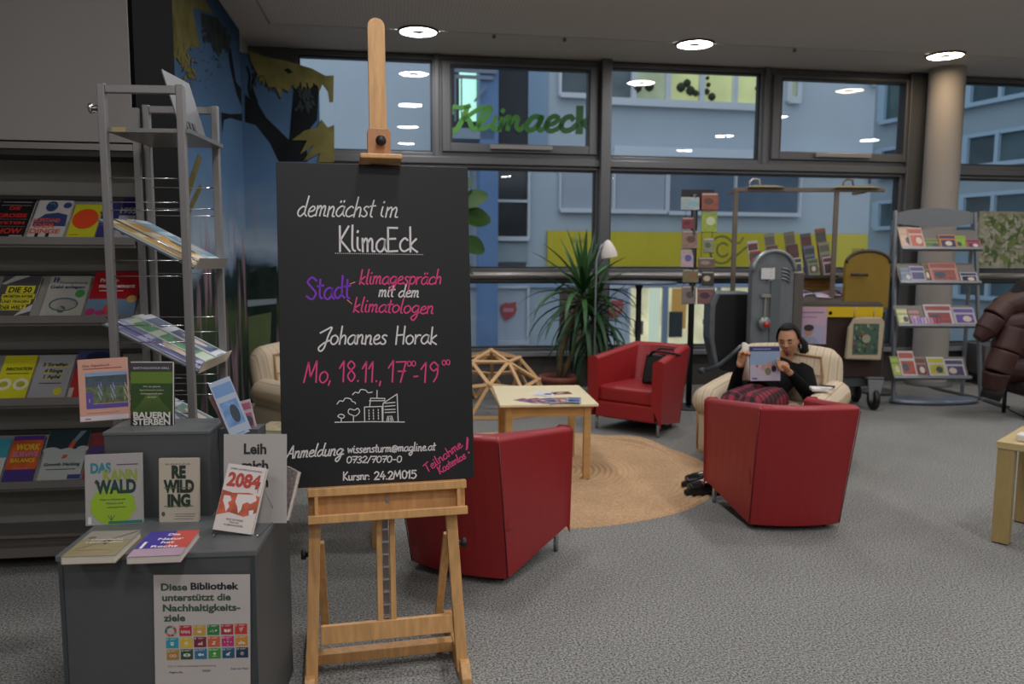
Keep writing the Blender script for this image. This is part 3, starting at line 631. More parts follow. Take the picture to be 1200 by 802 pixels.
# chalkboard
BM = EM @ LM
cbd = thing('chalkboard', 'large black chalkboard on the easel with white, pink and purple handwriting', 'chalkboard', BM)
slate = mat('#1c1c1e', .5, noise=.12, nscale=3, spec=.4, name='slate')
MB().bb(-.35, .35, 0, .014, 0, BH).build('board', slate, cbd, bevel=.002)
chw = mat('#d8d4d2', .8, name='white_chalk'); chp = mat('#d8427f', .8, name='pink_chalk'); chv = mat('#7a35b8', .8, name='purple_chalk'); cho = mat('#e08a70', .8)
def chalk(name, m, mt): o = m.build(name, mt, cbd); o['kind'] = 'stuff' if False else 'thing'; del o['kind']; return o
m = MB()
handw(m, 'demnächst', (-.283, .983), (-.012, .985), .038, .0052, slant=.25); handw(m, 'im', (.012, .985), (.078, .985), .038, .0052, slant=.25); m.build('chalk_writing', chw, cbd)
m = MB(); handw(m, 'KlimaEck', (-.135, .858), (.152, .855), .049, .0072)
for i in range(44): x = -.148 + .318 * i / 43; m.rect(x, .8475 - .003 * i / 43, x + .003, .8505 - .003 * i / 43, y=-.0012)
m.build('chalk_writing', chw, cbd)
m = MB(); handw(m, 'Stadt', (-.253, .681), (-.100, .684), .042, .0072, slant=.05); m.build('chalk_writing', chv, cbd)
MB().stroke([(-.0976, .7365), (-.079, .7435)], .003, -.0012).stroke([(-.108, .678), (-.092, .664)], .003, -.0012).build('chalk_dash', cho, cbd)
m = MB(); handw(m, 'klimagespräch', (-.066, .736), (.236, .735), .0285, .0052, slant=.2); m.build('chalk_writing', chp, cbd)
m = MB(); handw(m, 'mit dem', (.004, .690), (.151, .686), .024, .0052, slant=.2); m.build('chalk_writing', chw, cbd)
m = MB(); handw(m, 'klimatologen', (-.090, .634), (.204, .624), .0285, .0052, slant=.2); m.build('chalk_writing', chp, cbd)
m = MB(); handw(m, 'Johannes', (-.210, .516), (.028, .513), .034, .0058, slant=.15); handw(m, 'Horak', (.062, .513), (.216, .509), .034, .0058, slant=.1); m.build('chalk_writing', chw, cbd)
m = MB(); X = .041
handw(m, 'Mo,', (-.268, .379), (-.170, .379), X, .0056, slant=.12); handw(m, '18.', (-.141, .378), (-.070, .377), X, .0056); handw(m, '11.,', (-.060, .376), (.012, .374), X, .0056)
handw(m, '17', (.035, .373), (.098, .371), X * 1.05, .0056); handw(m, '-', (.126, .361), (.146, .361), X, .0056); handw(m, '19', (.155, .369), (.222, .367), X, .0056)
handw(m, '00', (.105, .430), (.137, .430), .0105, .004); handw(m, '00', (.236, .430), (.266, .431), .0105, .004); m.build('chalk_writing', chp, cbd)
m = MB(); handw(m, 'Anmeldung', (-.335, .1095), (-.140, .112), .0235, .0050, slant=.3); handw(m, ':', (-.136, .112), (-.128, .112), .02, .005)
handw(m, 'wissensturm@magline.at', (-.119, .1185), (.202, .112), .0165, .0042, slant=.1); m.build('chalk_writing', chw, cbd)
m = MB(); handw(m, '0732/7070-0', (-.123, .082), (.076, .075), .0130, .0040, slant=.1); m.build('chalk_writing', chw, cbd)
m = MB(); handw(m, 'Kursnr:', (-.136, .020), (-.040, .017), .0160, .0045); handw(m, '24.2M015', (-.024, .016), (.130, .012), .0160, .0050); m.build('chalk_writing', chw, cbd)
m = MB(); handw(m, 'Teilnahme', (.170, .030), (.306, .120), .0175, .0042, slant=.1); handw(m, 'Kostenlos', (.219, .022), (.320, .078), .0155, .0042, slant=.1)
m.stroke([(.326, .155), (.322, .108)], .005, -.0012).stroke([(.330, .150), (.326, .112)], .003, -.0012).ell(.331, .097, .0035, .0035, y=-.0012); m.build('chalk_writing', chp, cbd)
m = MB(); W = .0034
def L(*P, c=False):
    P = [(x, .229 + (z - .229) * .74) for x, z in P]; m.stroke(smooth_line(P) if c else P, W, -.0012)
L((-.161, .2335), (-.03, .229), (.091, .2205))
L((-.054, .228), (-.054, .303)); L((-.054, .303), (.010, .303)); L((.010, .303), (.010, .226)); L((-.035, .303), (-.031, .346)); L((-.036, .333), (.020, .331)); L((-.031, .346), (.021, .342)); L((.021, .342), (.020, .331))
L((-.008, .345), (-.007, .384)); L((.012, .228), (.014, .318)); L((.014, .318), (.066, .362)); L((.066, .362), (.068, .224))
for z in (.318, .302, .286, .272): L((.020, z), (.058, z + .003 if z > .3 else z))
for x in (-.038, -.022, -.004):
    for k in range(4): L((x, .240 + k * .014), (x, .247 + k * .014))
L((.026, .226), (.030, .252), (.045, .252), (.050, .225)); L((.033, .226), (.034, .245)); L((.042, .226), (.041, .245))
L((-.095, .230), (-.094, .262)); L((-.094, .262), (-.112, .276), (-.108, .296), (-.090, .290), (-.078, .298), (-.072, .280), (-.084, .262), (-.094, .262), c=True)
L((-.138, .232), (-.138, .252)); L((-.138, .252), (-.150, .262), (-.140, .272), (-.127, .264), (-.130, .254), (-.138, .252), c=True)
L((-.152, .322), (-.142, .338), (-.130, .336), (-.122, .350), (-.104, .346), (-.098, .334), (-.088, .328), (-.086, .320), c=True)
L((-.096, .366), (-.086, .378), (-.074, .374), (-.066, .390), (-.048, .386), (-.040, .374), (-.024, .376), c=True)
m.build('chalk_drawing', chw, cbd)
# ================================================================== DISPLAY PLINTH
PH = .70; PM = T(-1.357, 2.302, 0) @ RZ(.095)
pl_m = mat('#4c4f4f', .55, noise=.05, nscale=2, name='slate_grey_board'); pl_t = mat('#5e6161', .42, name='slate_grey_top')
t = thing('display_plinth', 'dark grey box plinth with books and a white poster at the left front', 'plinth', PM)
MB().bb(0, .575, .0, .568, .0, PH - .018).build('body', pl_m, t, bevel=.002)
MB().bb(-.006, .581, -.006, .574, PH - .018, PH).build('top_panel', pl_t, t, bevel=.002)
MB().bb(.0, .012, -.004, .0, 0, PH - .018).bb(.563, .575, -.004, 0, 0, PH - .018).build('edge_strip', mat('#3c4144', .5), t)
UM = PM @ T(.010, .34, PH)
t = thing('stacked_box', 'smaller dark grey box standing on the back left of the plinth', 'plinth', UM)
UH = .30; MB().bb(0, .345, 0, .215, 0, UH - .012).build('body', pl_m, t, bevel=.002); MB().bb(-.003, .348, -.003, .218, UH - .012, UH).build('top_panel', pl_t, t, bevel=.002)
# ---- books: cover faces local -y, origin at the middle of the bottom edge
pagem = mat('#cfc8bb', .8, name='book_pages')
def book(label, w_, h, th, M, cover, art=None, mats=(), cat='book', group=None, name='book', back=None):
    t = thing(name, label, cat, M, group)
    cm = cover if not isinstance(cover, str) else mat(cover, .45)
    c = MB().bb(-w_ / 2, w_ / 2, 0, .0012, 0, h); c.bb(-w_ / 2, w_ / 2, th - .0012, th, 0, h); c.bb(-w_ / 2 - .0008, -w_ / 2 + .0006, 0, th, 0, h); c.build('cover', cm, t)
    MB().bb(-w_ / 2 + .0006, w_ / 2 - .003, .0013, th - .0013, .002, h - .002).build('pages', pagem, t)
    if art:
        m = MB(); art(m, w_, h); m.build('cover_print', [mat(x, .5) if isinstance(x, str) else x for x in mats], t)
    return t
def lines(m, x0, x1, zs, th=.0018, mi=0):
    for i, z in enumerate(zs): m.rect(x0 + (i % 2) * .06 * (x1 - x0), z, x1 - ((i * 37) % 3) * .05 * (x1 - x0), z + th, mi)
def at_px(px, py, z, yaw, lean, roll=0):       # stands with its bottom middle at a pixel of a level surface
    p = atz(px, py, z); return T(*p) @ RZ(yaw) @ RX(-lean) @ RY(roll)
meadow = mat('#5f6b4e', .6, noise=.5, nscale=60, name='meadow_print')
def art(m, w, h):
    m.rect(-w * .36, h * .28, w * .5, h * .72, 0); m.rect(-w * .36, h * .60, w * .5, h * .78, 1); m.poly([(-w * .36, h * .64), (-w * .1, h * .62), (w * .2, h * .60), (w * .5, h * .62), (w * .5, h * .55), (-w * .36, h * .55)], 2, -.0006)
    m.rect(-w * .36, h * .20, -w * .22, h * .46, 3, -.0008); m.rect(-w * .36, h * .20, w * .5, h * .27, 3, -.0007)
    m.rect(-w * .5, .002, w * .5, h * .085, 4, -.0006); put_text(m, 'Das Alpenbuch', -w * .40, h * .875, .0085, 5, w * .55, bold=.01); m.rect(-w * .40, h * .835, w * .40, h * .848, 5)
    m.rect(-w * .36, h * .125, w * .3, h * .13, 5); m.rect(-w * .40, h * .03, -w * .28, h * .045, 5, -.0008)
    for i in range(26): x = -w * .3 + (i * 53 % 80) / 100 * w; z = h * (.30 + (i * 31 % 26) / 100); m.rect(x, z, x + .0022, z + .014, 6 if i % 3 else 7, -.0009)
book('salmon pink book with a mountain meadow photo on the stacked box', .165, .225, .018, at_px(123, 493, PH + UH, .16, .16, R(-3)), '#cf9c88', art,
     [meadow, '#7f9cc0', '#4b5566', '#5a4a96', '#cfc8cf', '#7a4038', '#9fb0d8', '#c0c8a0'])
def art(m, w, h):
    m.rect(-w * .5, h * .17, w * .5, h * .86, 0); m.rect(-w * .5, h * .66, w * .5, h * .84, 1, -.0006); m.rect(-w * .5, h * .86, w * .5, h * .985, 2, -.0006); m.rect(-w * .5, h * .985, w * .5, h, 3, -.0007)
    for i in range(-9, 10): m.stroke([(i * w * .012, h * .50), (i * w * .030, h * .34), (i * w * .055, h * .18)], .0011, -.0007, 4)
    put_text(m, 'BARTHOLOMÄUS GRILL', 0, h * .885, .0068, 3, w * .86, align='c'); put_text(m, 'BAUERN', 0, h * .118, .021, 3, w * .88, .035, 'c', -.0010); put_text(m, 'STERBEN', 0, h * .015, .021, 3, w * .88, .035, 'c', -.0010)
    for k, (s_, q) in enumerate((('Wie die globale', .42), ('Agrarindustrie unsere', .58), ('Lebensgrundlagen', .52), ('zerstört', .22))): put_text(m, s_, 0, h * (.60 - k * .055), .0055, 3, w * q, align='c')
book('dark green book titled Bauern Sterben on the stacked box', .145, .225, .020, at_px(178, 499, PH + UH, .04, .10), '#26292a', art, ['#2f4a1e', '#5f7a2a', '#3e3c44', '#d2d0c8', '#6e8236'])
def art(m, w, h):
    B = .02
    put_text(m, 'DAS', -w * .40, h * .745, .031, 0, w * .36, .045); put_text(m, 'KANN', -w * .18, h * .625, .036, 1, w * .60, .04, y=-.0009); put_text(m, 'WALD', -w * .32, h * .45, .042, 2, w * .72, .05, y=-.0011)
    P = [(.40 * math.cos(R(a)) * (1 + .06 * math.sin(a * .31)), .27 * math.sin(R(a)) * (1 + .05 * math.cos(a * .23))) for a in range(0, 360, 12)]
    m.poly([(x * w - w * .02, h * .27 + z * h) for x, z in P], 3, -.0005)
    for k in range(3): put_text(m, ('Wald im Klimastress', 'Wissen und', 'verstehen')[k], (-.02 + .03 * k) * w, h * (.345 - .055 * k), .0062, 2, w * (.46, .30, .34)[k], .01, 'c', -.0009)
    m.rect(-w * .1, .002, w * .5, h * .05, 4, -.0007); m.rect(w * .06, h * .84, w * .44, h * .855, 5)
    for dx in (-.1, .0, .1): m.stroke([(-w * .05, h * .06), (-w * .05 + dx * w * .6, h * .13)], .002, -.0009, 5)
    m.poly([(-w * .34, h * .60), (-w * .26, h * .56), (-w * .24, h * .60), (-w * .31, h * .65)], 5, -.0008); m.rect(-w * .46, .004, -w * .40, h * .12, 6, -.0007)
book('tall grey book with teal and green title and a lime green tree on the plinth', .180, .235, .016, at_px(134, 615, PH, .12, .13, R(-1)), '#a19e9c', art, ['#2f7a86', '#8d9a3c', '#1f3c38', '#8fae2c', '#2c7466', '#5b4a4c', '#d0d0d0'])
def art(m, w, h):
    for s_, z, wd in (('RE', .70, .36), ('WILD', .475, .78), ('ING', .25, .58)): put_text(m, s_, 0, h * z, .039, 0, w * wd, .06, 'c', -.0009)
    for i in range(34):
        x = w * (-.36 + (i * 47 % 72) / 100); z = h * (.25 + (i * 29 % 58) / 100); m.ell(x, z, .0035, .0018, 1 if i % 3 else 2, -.0011, 6)
    put_text(m, 'SUSANNE', -w * .34, h * .90, .0055, 3, w * .64); lines(m, -w * .12, w * .42, [h * .12, h * .085, h * .045], .0016, 3); m.ell(-w * .40, h * .13, .006, .008, 3)
book('narrow cream book titled Rewilding on the plinth, beside the tall grey book', .130, .215, .016, at_px(210, 612, PH, .06, .09), '#bdb3a2', art, ['#26352a', '#4f7040', '#7a5a58', '#5d5450'])
mapm = mat('#b8563a', .6, noise=.45, nscale=22, name='rust_print')
def art(m, w, h):
    put_text(m, '2084', 0, h * .675, .042, 0, w * .86, .045, 'c', -.0009, shear=.0); put_text(m, 'JAMES LAWRENCE POWELL', 0, h * .92, .0058, 2, w * .84, .01, 'c')
    m.poly([(-w * .5, h * .22), (-w * .2, h * .28), (w * .2, h * .24), (w * .5, h * .32), (w * .5, h * .56), (w * .2, h * .60), (-w * .2, h * .57), (-w * .5, h * .60)], 1)
    for P in (((-.42, .52), (-.26, .52), (-.20, .46), (-.28, .42), (-.22, .36), (-.28, .28), (-.34, .36), (-.42, .44)), ((-.08, .56), (.38, .58), (.44, .50), (.30, .44), (.20, .46), (.10, .42), (.10, .34), (.04, .28), (-.02, .38), (-.10, .44)), ((.30, .34), (.42, .36), (.42, .28), (.32, .28))):
        m.poly([(a * w, b_ * h) for a, b_ in P], 3, -.0006)
    for k in range(3): put_text(m, ('EINE ZEITREISE', 'DURCH DEN', 'KLIMAWANDEL')[k], 0, h * (.165 - .04 * k), .0055, 2, w * (.44, .24, .50)[k], .01, 'c')
BK84 = PM @ T(.4465, .10, PH)
p84 = atz(272, 628, PH)
book('white and rust red book titled 2084 tilted on a wire stand at the plinth corner', .128, .215, .020, T(p84.x, p84.y, PH + .012) @ RZ(-.02) @ RX(-.42) @ RY(R(7)), '#cfc6c0', art, ['#b03a2c', mapm, '#55484a', '#d8cfca'])
st = thing('wire_book_stand', 'bent chrome wire stand behind the 2084 book', 'stand', T(p84.x, p84.y, PH) @ RZ(-.02))
MB().tube([(-.05, -.022, .012), (-.05, -.022, .003), (-.05, .16, .003), (.09, .16, .003), (.09, -.022, .003), (.09, -.022, .012)], .0016, 6).tube([(.04, .02, .004), (.075, .06, .16), (.10, .16, .003)], .0016, 6).build('wire', chrome, st)
def art(m, w, h):
    for s_, z, q in (('Leih', .78, .36), ('mich', .595, .42), ('doch', .41, .42)): put_text(m, s_, 0, h * z, .034, 0, w * q, .035, 'c')
sgp = atz(276, 600, PH); SM = T(-.862, 2.60, PH) @ RZ(.02) @ RX(-.10)
st2 = thing('paper_sign', 'pale grey sign reading Leih mich, standing behind the 2084 book', 'sign', SM)
MB().bb(-.105, .105, 0, .004, 0, .30).build('sheet', mat('#b5b0ab', .6), st2); m = MB(); art(m, .21, .30); m.build('lettering', mat('#2b2b2d', .6), st2)
MB().prism([(0, 0), (.08, 0), (.0, .2)], -.003, .003, M=RZ(R(90))).build('prop', mat('#6a6765', .6), st2)
cb_m = mat('#b9a9a4', .6, noise=.5, nscale=90, name='comic_print')
o = book('leaflet with black and white comic print leaning at the right plinth edge', .10, .17, .012, T(-.795, 2.66, PH) @ RZ(-.9) @ RX(-.28), cb_m, None)
# lying books
kh = mat('#8d8260', .6, noise=.12, nscale=12, name='khaki_cover')
def art(m, w, h):
    m.rect(-w * .5, h * .62, w * .5, h, 0); m.poly([(-w * .4, h * .25), (-w * .32, h * .30), (w * .5, h * .96), (w * .44, h * .96)], 1, -.0006); m.poly([(0, h * .52), (w * .06, h * .42), (w * .14, h * .56), (w * .05, h * .62)], 1, -.0007)
    put_text(m, 'Unendliche', w * .02, h * .60, .012, 2, w * .62, .02, 'c', -.0010); put_text(m, 'Landschaften', w * .02, h * .50, .012, 2, w * .72, .02, 'c', -.0010); m.ell(-w * .33, h * .72, .012, .012, 3)
    m.rect(-w * .36, h * .22, w * .3, h * .23, 1)
def flat(px, py, z, yaw): p = atz(px, py, z); return T(p.x, p.y, z) @ RZ(yaw) @ RX(R(-90)) @ T(0, 0, 0)
book('khaki brown book lying flat at the front left edge of the plinth', .150, .215, .024, flat(103, 652, PH + .0245, .10), kh, art, ['#8f8a80', '#453d2e', '#d6d0c4', '#6b6048'])
purp = mat('#7a5a9c', .5, name='violet_cover')
def art(m, w, h):
    m.poly([(-w * .5, 0), (w * .5, 0), (w * .5, h * .30), (-w * .5, h * .28)], 3); m.poly([(-w * .5, h * .28), (w * .05, h * .30), (w * .05, h), (-w * .5, h)], 0, -.0005); m.poly([(w * .05, h * .30), (w * .5, h * .30), (w * .5, h), (w * .05, h)], 1, -.0005)
    for s_, z, q in (('Die', .80, .24), ('Natur', .62, .50), ('hat', .48, .26), ('Recht', .32, .52)): put_text(m, s_, w * .05, h * z, .018, 2, w * q, .03, 'c', -.0010)
    m.rect(-w * .42, h * .30, -w * .36, h * .56, 2, -.0008)
book('violet and coral book titled Die Natur hat Recht lying flat on the plinth front', .150, .215, .022, flat(180, 652, PH + .0225, .12), '#a890a0', art, ['#443a94', '#c8544a', '#e8e2e4', '#b59aac'])
# poster on the plinth front
q0 = onp(PM @ T(0, -.006, 0), 180, 674); q1 = onp(PM @ T(0, -.006, 0), 296, 671)
PW = .285; PHH = .42
po = thing('poster', 'white poster with coloured goal squares taped to the plinth front', 'poster', PM @ T(q0[0], -.0065, q0[1]) @ RY(R(1.5)))
MB().bb(0, PW, -.001, 0, -PHH, 0).build('sheet', mat('#bdb6b1', .6, noise=.03, nscale=5), po)
gm = mat('#3d5544', .6); bm_ = mat('#1e1e26', .6); m = MB(); u = PW / 690.
def PT(txt, x, y, width, mi, size=.0215, bold=.035): put_text(m, txt, (x - 45) * u, -(y - 40) * u, size, mi, width * u, bold, 'l', -.0016)
PT('Diese', 97, 158, 187, 0); PT('Bibliothek', 308, 153, 345, 1); PT('unterstützt die', 104, 238, 492, 0); PT('Nachhaltigkeits-', 108, 318, 556, 0); PT('ziele', 112, 395, 155, 0)
PT('Die 17 Ziele nachhaltiger Entwicklung', 140, 752, 345, 2, .0055, .0); PT('Agenda', 145, 800, 100, 1, .006, .01); PT('2030', 385, 792, 60, 1, .006, .01); PT('Ziele der Welt', 590, 780, 130, 3, .006, .01)
m.build('lettering', [gm, bm_, mat('#8a4a4a', .6), mat('#3a4a7a', .6)], po)
cols = ['#b5313c', '#c2993c', '#2f7a3c', '#ad2a3a', '#c23a30', '#2892a8', '#d0ad3c', '#7a2038', '#c8603c', '#b8306e', '#c98a34', '#a8803a', '#2f5238', '#28709a', '#3c8e3c', '#1f5276', '#1c3450']
wi = mat('#ddd6cc', .6); n = 0
rg = MB()
for k in range(17):
    a0, a1 = 2 * math.pi * k / 17, 2 * math.pi * (k + .8) / 17; cx, cz = (162 - 45) * u, -(472 - 40) * u; r0, r1 = 26 * u, 43 * u
    rg.add([(cx + r_ * math.sin(a), -.0018, cz + r_ * math.cos(a)) for r_, a in ((r0, a0), (r1, a0), (r1, a1), (r0, a1))], [(0, 1, 2, 3)], k)
rg.build('goal_wheel', [mat(c, .6) for c in cols], po)
def glyph(m, k, cx, cz, s):
    y = -.0024
    def p(*P): m.poly([(cx + a * s, cz + b_ * s) for a, b_ in P], 1, y)
    if k == 0:
        for i in range(6): x = -.34 + i * .13; m.ell(cx + x * s, cz + .02 * s, .035 * s, .035 * s, 1, y, 6); m.rect(cx + (x - .035) * s, cz - (.25 if i % 2 else .18) * s, cx + (x + .035) * s, cz - .03 * s, 1, y)
    elif k == 1: p((-.2, -.05), (.2, -.05), (.12, -.22), (-.12, -.22)); m.stroke([(cx - .1 * s, cz), (cx - .06 * s, cz + .1 * s)], .03 * s, y, 1); m.stroke([(cx + .05 * s, cz), (cx + .09 * s, cz + .1 * s)], .03 * s, y, 1)
    elif k == 2: m.stroke([(cx + a * s, cz + b_ * s) for a, b_ in ((-.3, -.12), (-.15, -.12), (-.08, .05), (0, -.25), (.08, -.05), (.16, -.12), (.22, -.12))], .045 * s, y, 1); m.ell(cx + .24 * s, cz - .04 * s, .07 * s, .07 * s, 1, y, 8)
    elif k == 3: p((-.25, .05), (-.02, 0), (-.02, -.25), (-.25, -.2)); p((.02, 0), (.22, .05), (.22, -.2), (.02, -.25)); m.rect(cx + .27 * s, cz - .2 * s, cx + .31 * s, cz + .05 * s, 1, y)
    elif k == 4: m.lathe([(0, 0)], 3) if False else m.ell(cx, cz + .0 * s, .14 * s, .14 * s, 1, y, 12); m.ell(cx, cz, .08 * s, .08 * s, 0, y - .0002, 10); m.rect(cx - .02 * s, cz - .30 * s, cx + .02 * s, cz - .14 * s, 1, y); m.stroke([(cx + .1 * s, cz + .1 * s), (cx + .2 * s, cz + .2 * s)], .035 * s, y, 1)
    elif k == 5: p((-.16, .08), (.16, .08), (.1, -.22), (-.1, -.22)); m.ell(cx, cz - .05 * s, .05 * s, .07 * s, 0, y - .0002, 8)
    elif k == 6:
        m.ell(cx, cz - .06 * s, .09 * s, .09 * s, 1, y, 10)
        for i in range(8): a = i * math.pi / 4; m.stroke([(cx + .12 * s * math.cos(a), cz - .06 * s + .12 * s * math.sin(a)), (cx + .2 * s * math.cos(a), cz - .06 * s + .2 * s * math.sin(a))], .03 * s, y, 1)
    elif k == 7:
        for i, h_ in enumerate((.12, .2, .16, .3)): m.rect(cx + (-.18 + i * .1) * s, cz - .25 * s, cx + (-.11 + i * .1) * s, cz + (-.25 + h_) * s, 1, y)
    elif k == 8: p((-.2, -.2), (-.05, -.28), (.15, -.2), (.0, -.12)); p((-.12, -.02), (.02, -.1), (.18, -.02), (.04, .06))
    elif k == 9:
        for i in range(4): a = i * math.pi / 2 + math.pi / 4 * 0; m.poly([(cx + s * (.22 * math.cos(a) - .06 * math.sin(a)), cz - .06 * s + s * (.22 * math.sin(a) + .06 * math.cos(a))), (cx + s * .32 * math.cos(a), cz - .06 * s + s * .32 * math.sin(a)), (cx + s * (.22 * math.cos(a) + .06 * math.sin(a)), cz - .06 * s + s * (.22 * math.sin(a) - .06 * math.cos(a)))], 1, y)
        m.rect(cx - .07 * s, cz - .09 * s, cx + .07 * s, cz - .05 * s, 1, y); m.rect(cx - .07 * s, cz - .02 * s, cx + .07 * s, cz + .02 * s, 1, y)
    elif k == 10:
        for x, h_ in ((-.25, .15), (-.1, .3), (.08, .2), (.2, .12)): m.rect(cx + x * s, cz - .28 * s, cx + (x + .1) * s, cz + (-.28 + h_) * s, 1, y)
    elif k == 11:
        for sg in (-1, 1): m.stroke([(cx + sg * .14 * s + .12 * s * math.cos(a), cz - .08 * s + .10 * s * math.sin(a)) for a in [i * math.pi / 6 for i in range(13)]], .045 * s, y, 1)
    elif k == 12: m.ell(cx, cz - .06 * s, .30 * s, .15 * s, 1, y, 16); m.ell(cx, cz - .06 * s, .11 * s, .11 * s, 0, y - .0002, 12); m.ell(cx, cz - .06 * s, .05 * s, .05 * s, 1, y - .0004, 8)
    elif k == 13: p((-.22, .0), (-.05, .08), (.12, -.04), (.24, .06), (.24, -.2), (.12, -.1), (-.05, -.2), (-.22, -.12))
    elif k == 14: m.ell(cx, cz, .13 * s, .1 * s, 1, y, 10); m.rect(cx - .02 * s, cz - .2 * s, cx + .02 * s, cz, 1, y); m.rect(cx - .2 * s, cz - .26 * s, cx + .2 * s, cz - .22 * s, 1, y)
    elif k == 15: p((-.22, -.1), (.05, .05), (.22, .1), (.08, -.05), (.1, -.28), (-.02, -.16), (-.1, -.28))
    else: 
        for i in range(4): a = i * math.pi / 2 + .4; m.stroke([(cx + .07 * s * math.cos(a) + .09 * s * math.cos(b_), cz - .08 * s + .07 * s * math.sin(a) + .09 * s * math.sin(b_)) for b_ in [j * math.pi / 4 for j in range(9)]], .022 * s, y, 1)
for r_ in range(3):
    for c in range(6):
        if r_ == 0 and c == 0: continue
        cx = (168 + c * 100 + r_ * 4 - 45) * u; cz = -(472 + r_ * 92 - c * 2 - 40) * u; s = 88 * u; m = MB()
        m.rect(cx - s / 2, cz - s / 2 * .92, cx + s / 2, cz + s / 2 * .92, 0, -.0018); glyph(m, n, cx, cz, s)
        put_text(m, str(n + 1), cx - s * .44, cz + s * .26, s * .15, 1, bold=.03, y=-.0024); m.rect(cx - s * .18, cz + s * .36, cx + s * .34, cz + s * .385, 1, -.0024); m.rect(cx - s * .18, cz + s * .29, cx + s * .2, cz + s * .315, 1, -.0024)
        m.build('goal_square', [mat(cols[n], .6), wi], po); n += 1
# ================================================================== BOOKS ON THE WALL BOOKCASE
def wbook(row, x0, x1, label, cover, art=None, mats=(), h=.262, dz=0, th=.016):
    z = ROWZ[row]; py = (277, 370, 466, 562)[row]
    Mp = FM @ T(0, BY, 0); a = onp(Mp, x0, py)[0]; b_ = onp(Mp, x1, py)[0]; w_ = b_ - a
    book(label, w_, h, th, Mp @ T((a + b_) / 2, .016, z + .018 + dz) @ RX(-R(43)), cover, art, mats, group='books on the wall bookcase')
def simple(bands=(), texts=(), ells=(), polys=()):
    def art(m, w, h):
        for x0, z0, x1, z1, mi in bands: m.rect(x0 * w, z0 * h, x1 * w, z1 * h, mi, -.0005 - .0001 * mi)
        for P, mi in polys: m.poly([(a * w, b_ * h) for a, b_ in P], mi, -.0010)
        for cx, cz, rx_, rz_, mi in ells: m.ell(cx * w, cz * h, rx_ * w, rz_ * h, mi, -.0012)
        for s_, x, z, size, q, mi in texts:
            if size <= .05: m.rect((x - q / 2) * w, z * h, (x + q / 2) * w, (z + size * .45) * h, mi, -.0018); continue
            put_text(m, s_, x * w, z * h, size * h, mi, q * w, .03, 'c', -.0018)
    return art
wbook(0, -19, 25, 'black book with red lettering at the left of the top bookcase shelf', '#17171a', simple(texts=(('DIE', 0, .72, .09, .3, 0), ('GROSSE', .0, .52, .10, .8, 0), ('SYSTEM', 0, .34, .07, .8, 0), ('SHOW', 0, .10, .13, .8, 0), ('und das Ende', 0, .92, .04, .8, 1)), bands=((-.4, .84, .4, .85, 1), (-.45, .47, .45, .475, 1), (-.45, .28, .45, .285, 1), (.1, .01, .45, .06, 1))), ['#b82a22', '#8f8a88'])
wbook(0, 29, 71, 'white book with a figure in blue and orange lettering on the top bookcase shelf', '#b0adab', simple(bands=((-.3, .0, -.2, .12, 2), (0, 0, .1, .12, 2)), polys=((((-.45, .42), (-.2, .62), (.15, .66), (.45, .6), (.48, .3), (-.45, .3)), 0),), ells=((-.08, .83, .17, .14, 0), (-.08, .88, .1, .06, 3), (.36, .86, .12, .08, 0)), texts=(('AUFSTAND', -.1, .40, .10, .78, 1), ('DER', -.1, .26, .10, .6, 1), ('DINGE', -.05, .11, .11, .85, 1))), ['#2c3c66', '#c2502e', '#1c1c20', '#5f8f98'])
wbook(0, 75, 108, 'lime green book with a big orange oval on the top bookcase shelf', '#b3b420', simple(ells=((0, .56, .47, .30, 0),), texts=(('ideen', -.25, .08, .04, .3, 0),)), ['#c8431c'], h=.235)
wbook(0, 110, 130, 'dark blue book partly behind the magazine rack post on the top shelf', '#2e2f66', simple(bands=((-.5, .35, .5, .37, 1),)), ['#b02c50', '#8d4a7c'], h=.25)
wbook(0, 131, 151, 'purple and white book seen between the magazine rack posts on the top shelf', '#2b2460', simple(bands=((-.5, .0, .5, .55, 0),), ells=((.1, .25, .35, .18, 1),), texts=(('1955', 0, .6, .14, .95, 0),)), ['#9a9ca4', '#2a2a36'], h=.29)
wbook(1, -14, 32, 'black and white book with yellow Die 50 title on the second bookcase shelf', '#4a4848', simple(bands=((-.32, .55, .42, .75, 0), (-.38, .42, .48, .54, 0), (-.35, .29, .42, .41, 0), (-.32, .14, .34, .28, 0)), polys=((((.1, .0), (.5, .12), (.5, .3), (.2, .1)), 1), (((-.5, .8), (-.2, 1), (.2, 1), (-.4, .78)), 1)), texts=(('DIE 50', .05, .58, .13, .6, 2), ('GRÖSSTEN RÄTSEL', .05, .45, .06, .8, 2), ('UND FRAGEN', .02, .32, .06, .7, 2), ('DER WELT', .0, .16, .09, .6, 2))), ['#c8c020', '#b0b0b0', '#1c1c1c'])
wbook(1, 44, 93, 'pale grey book titled Geld anlegen on the second bookcase shelf', '#a5a49a', simple(bands=((-.42, .84, -.37, .97, 3), (-.34, .84, -.29, .97, 3), (-.42, .90, -.25, .92, 3)), ells=((0, .28, .36, .17, 0), (0, .27, .32, .14, 1), (-.02, .16, .10, .09, 0), (.33, .55, .12, .10, 2)), texts=(('Geld anlegen', -.02, .68, .075, .85, 3), ('Finanzplanung', .1, .80, .055, .7, 4))), ['#55686e', '#a5a49a', '#3f8a48', '#3c4660', '#74767a'])
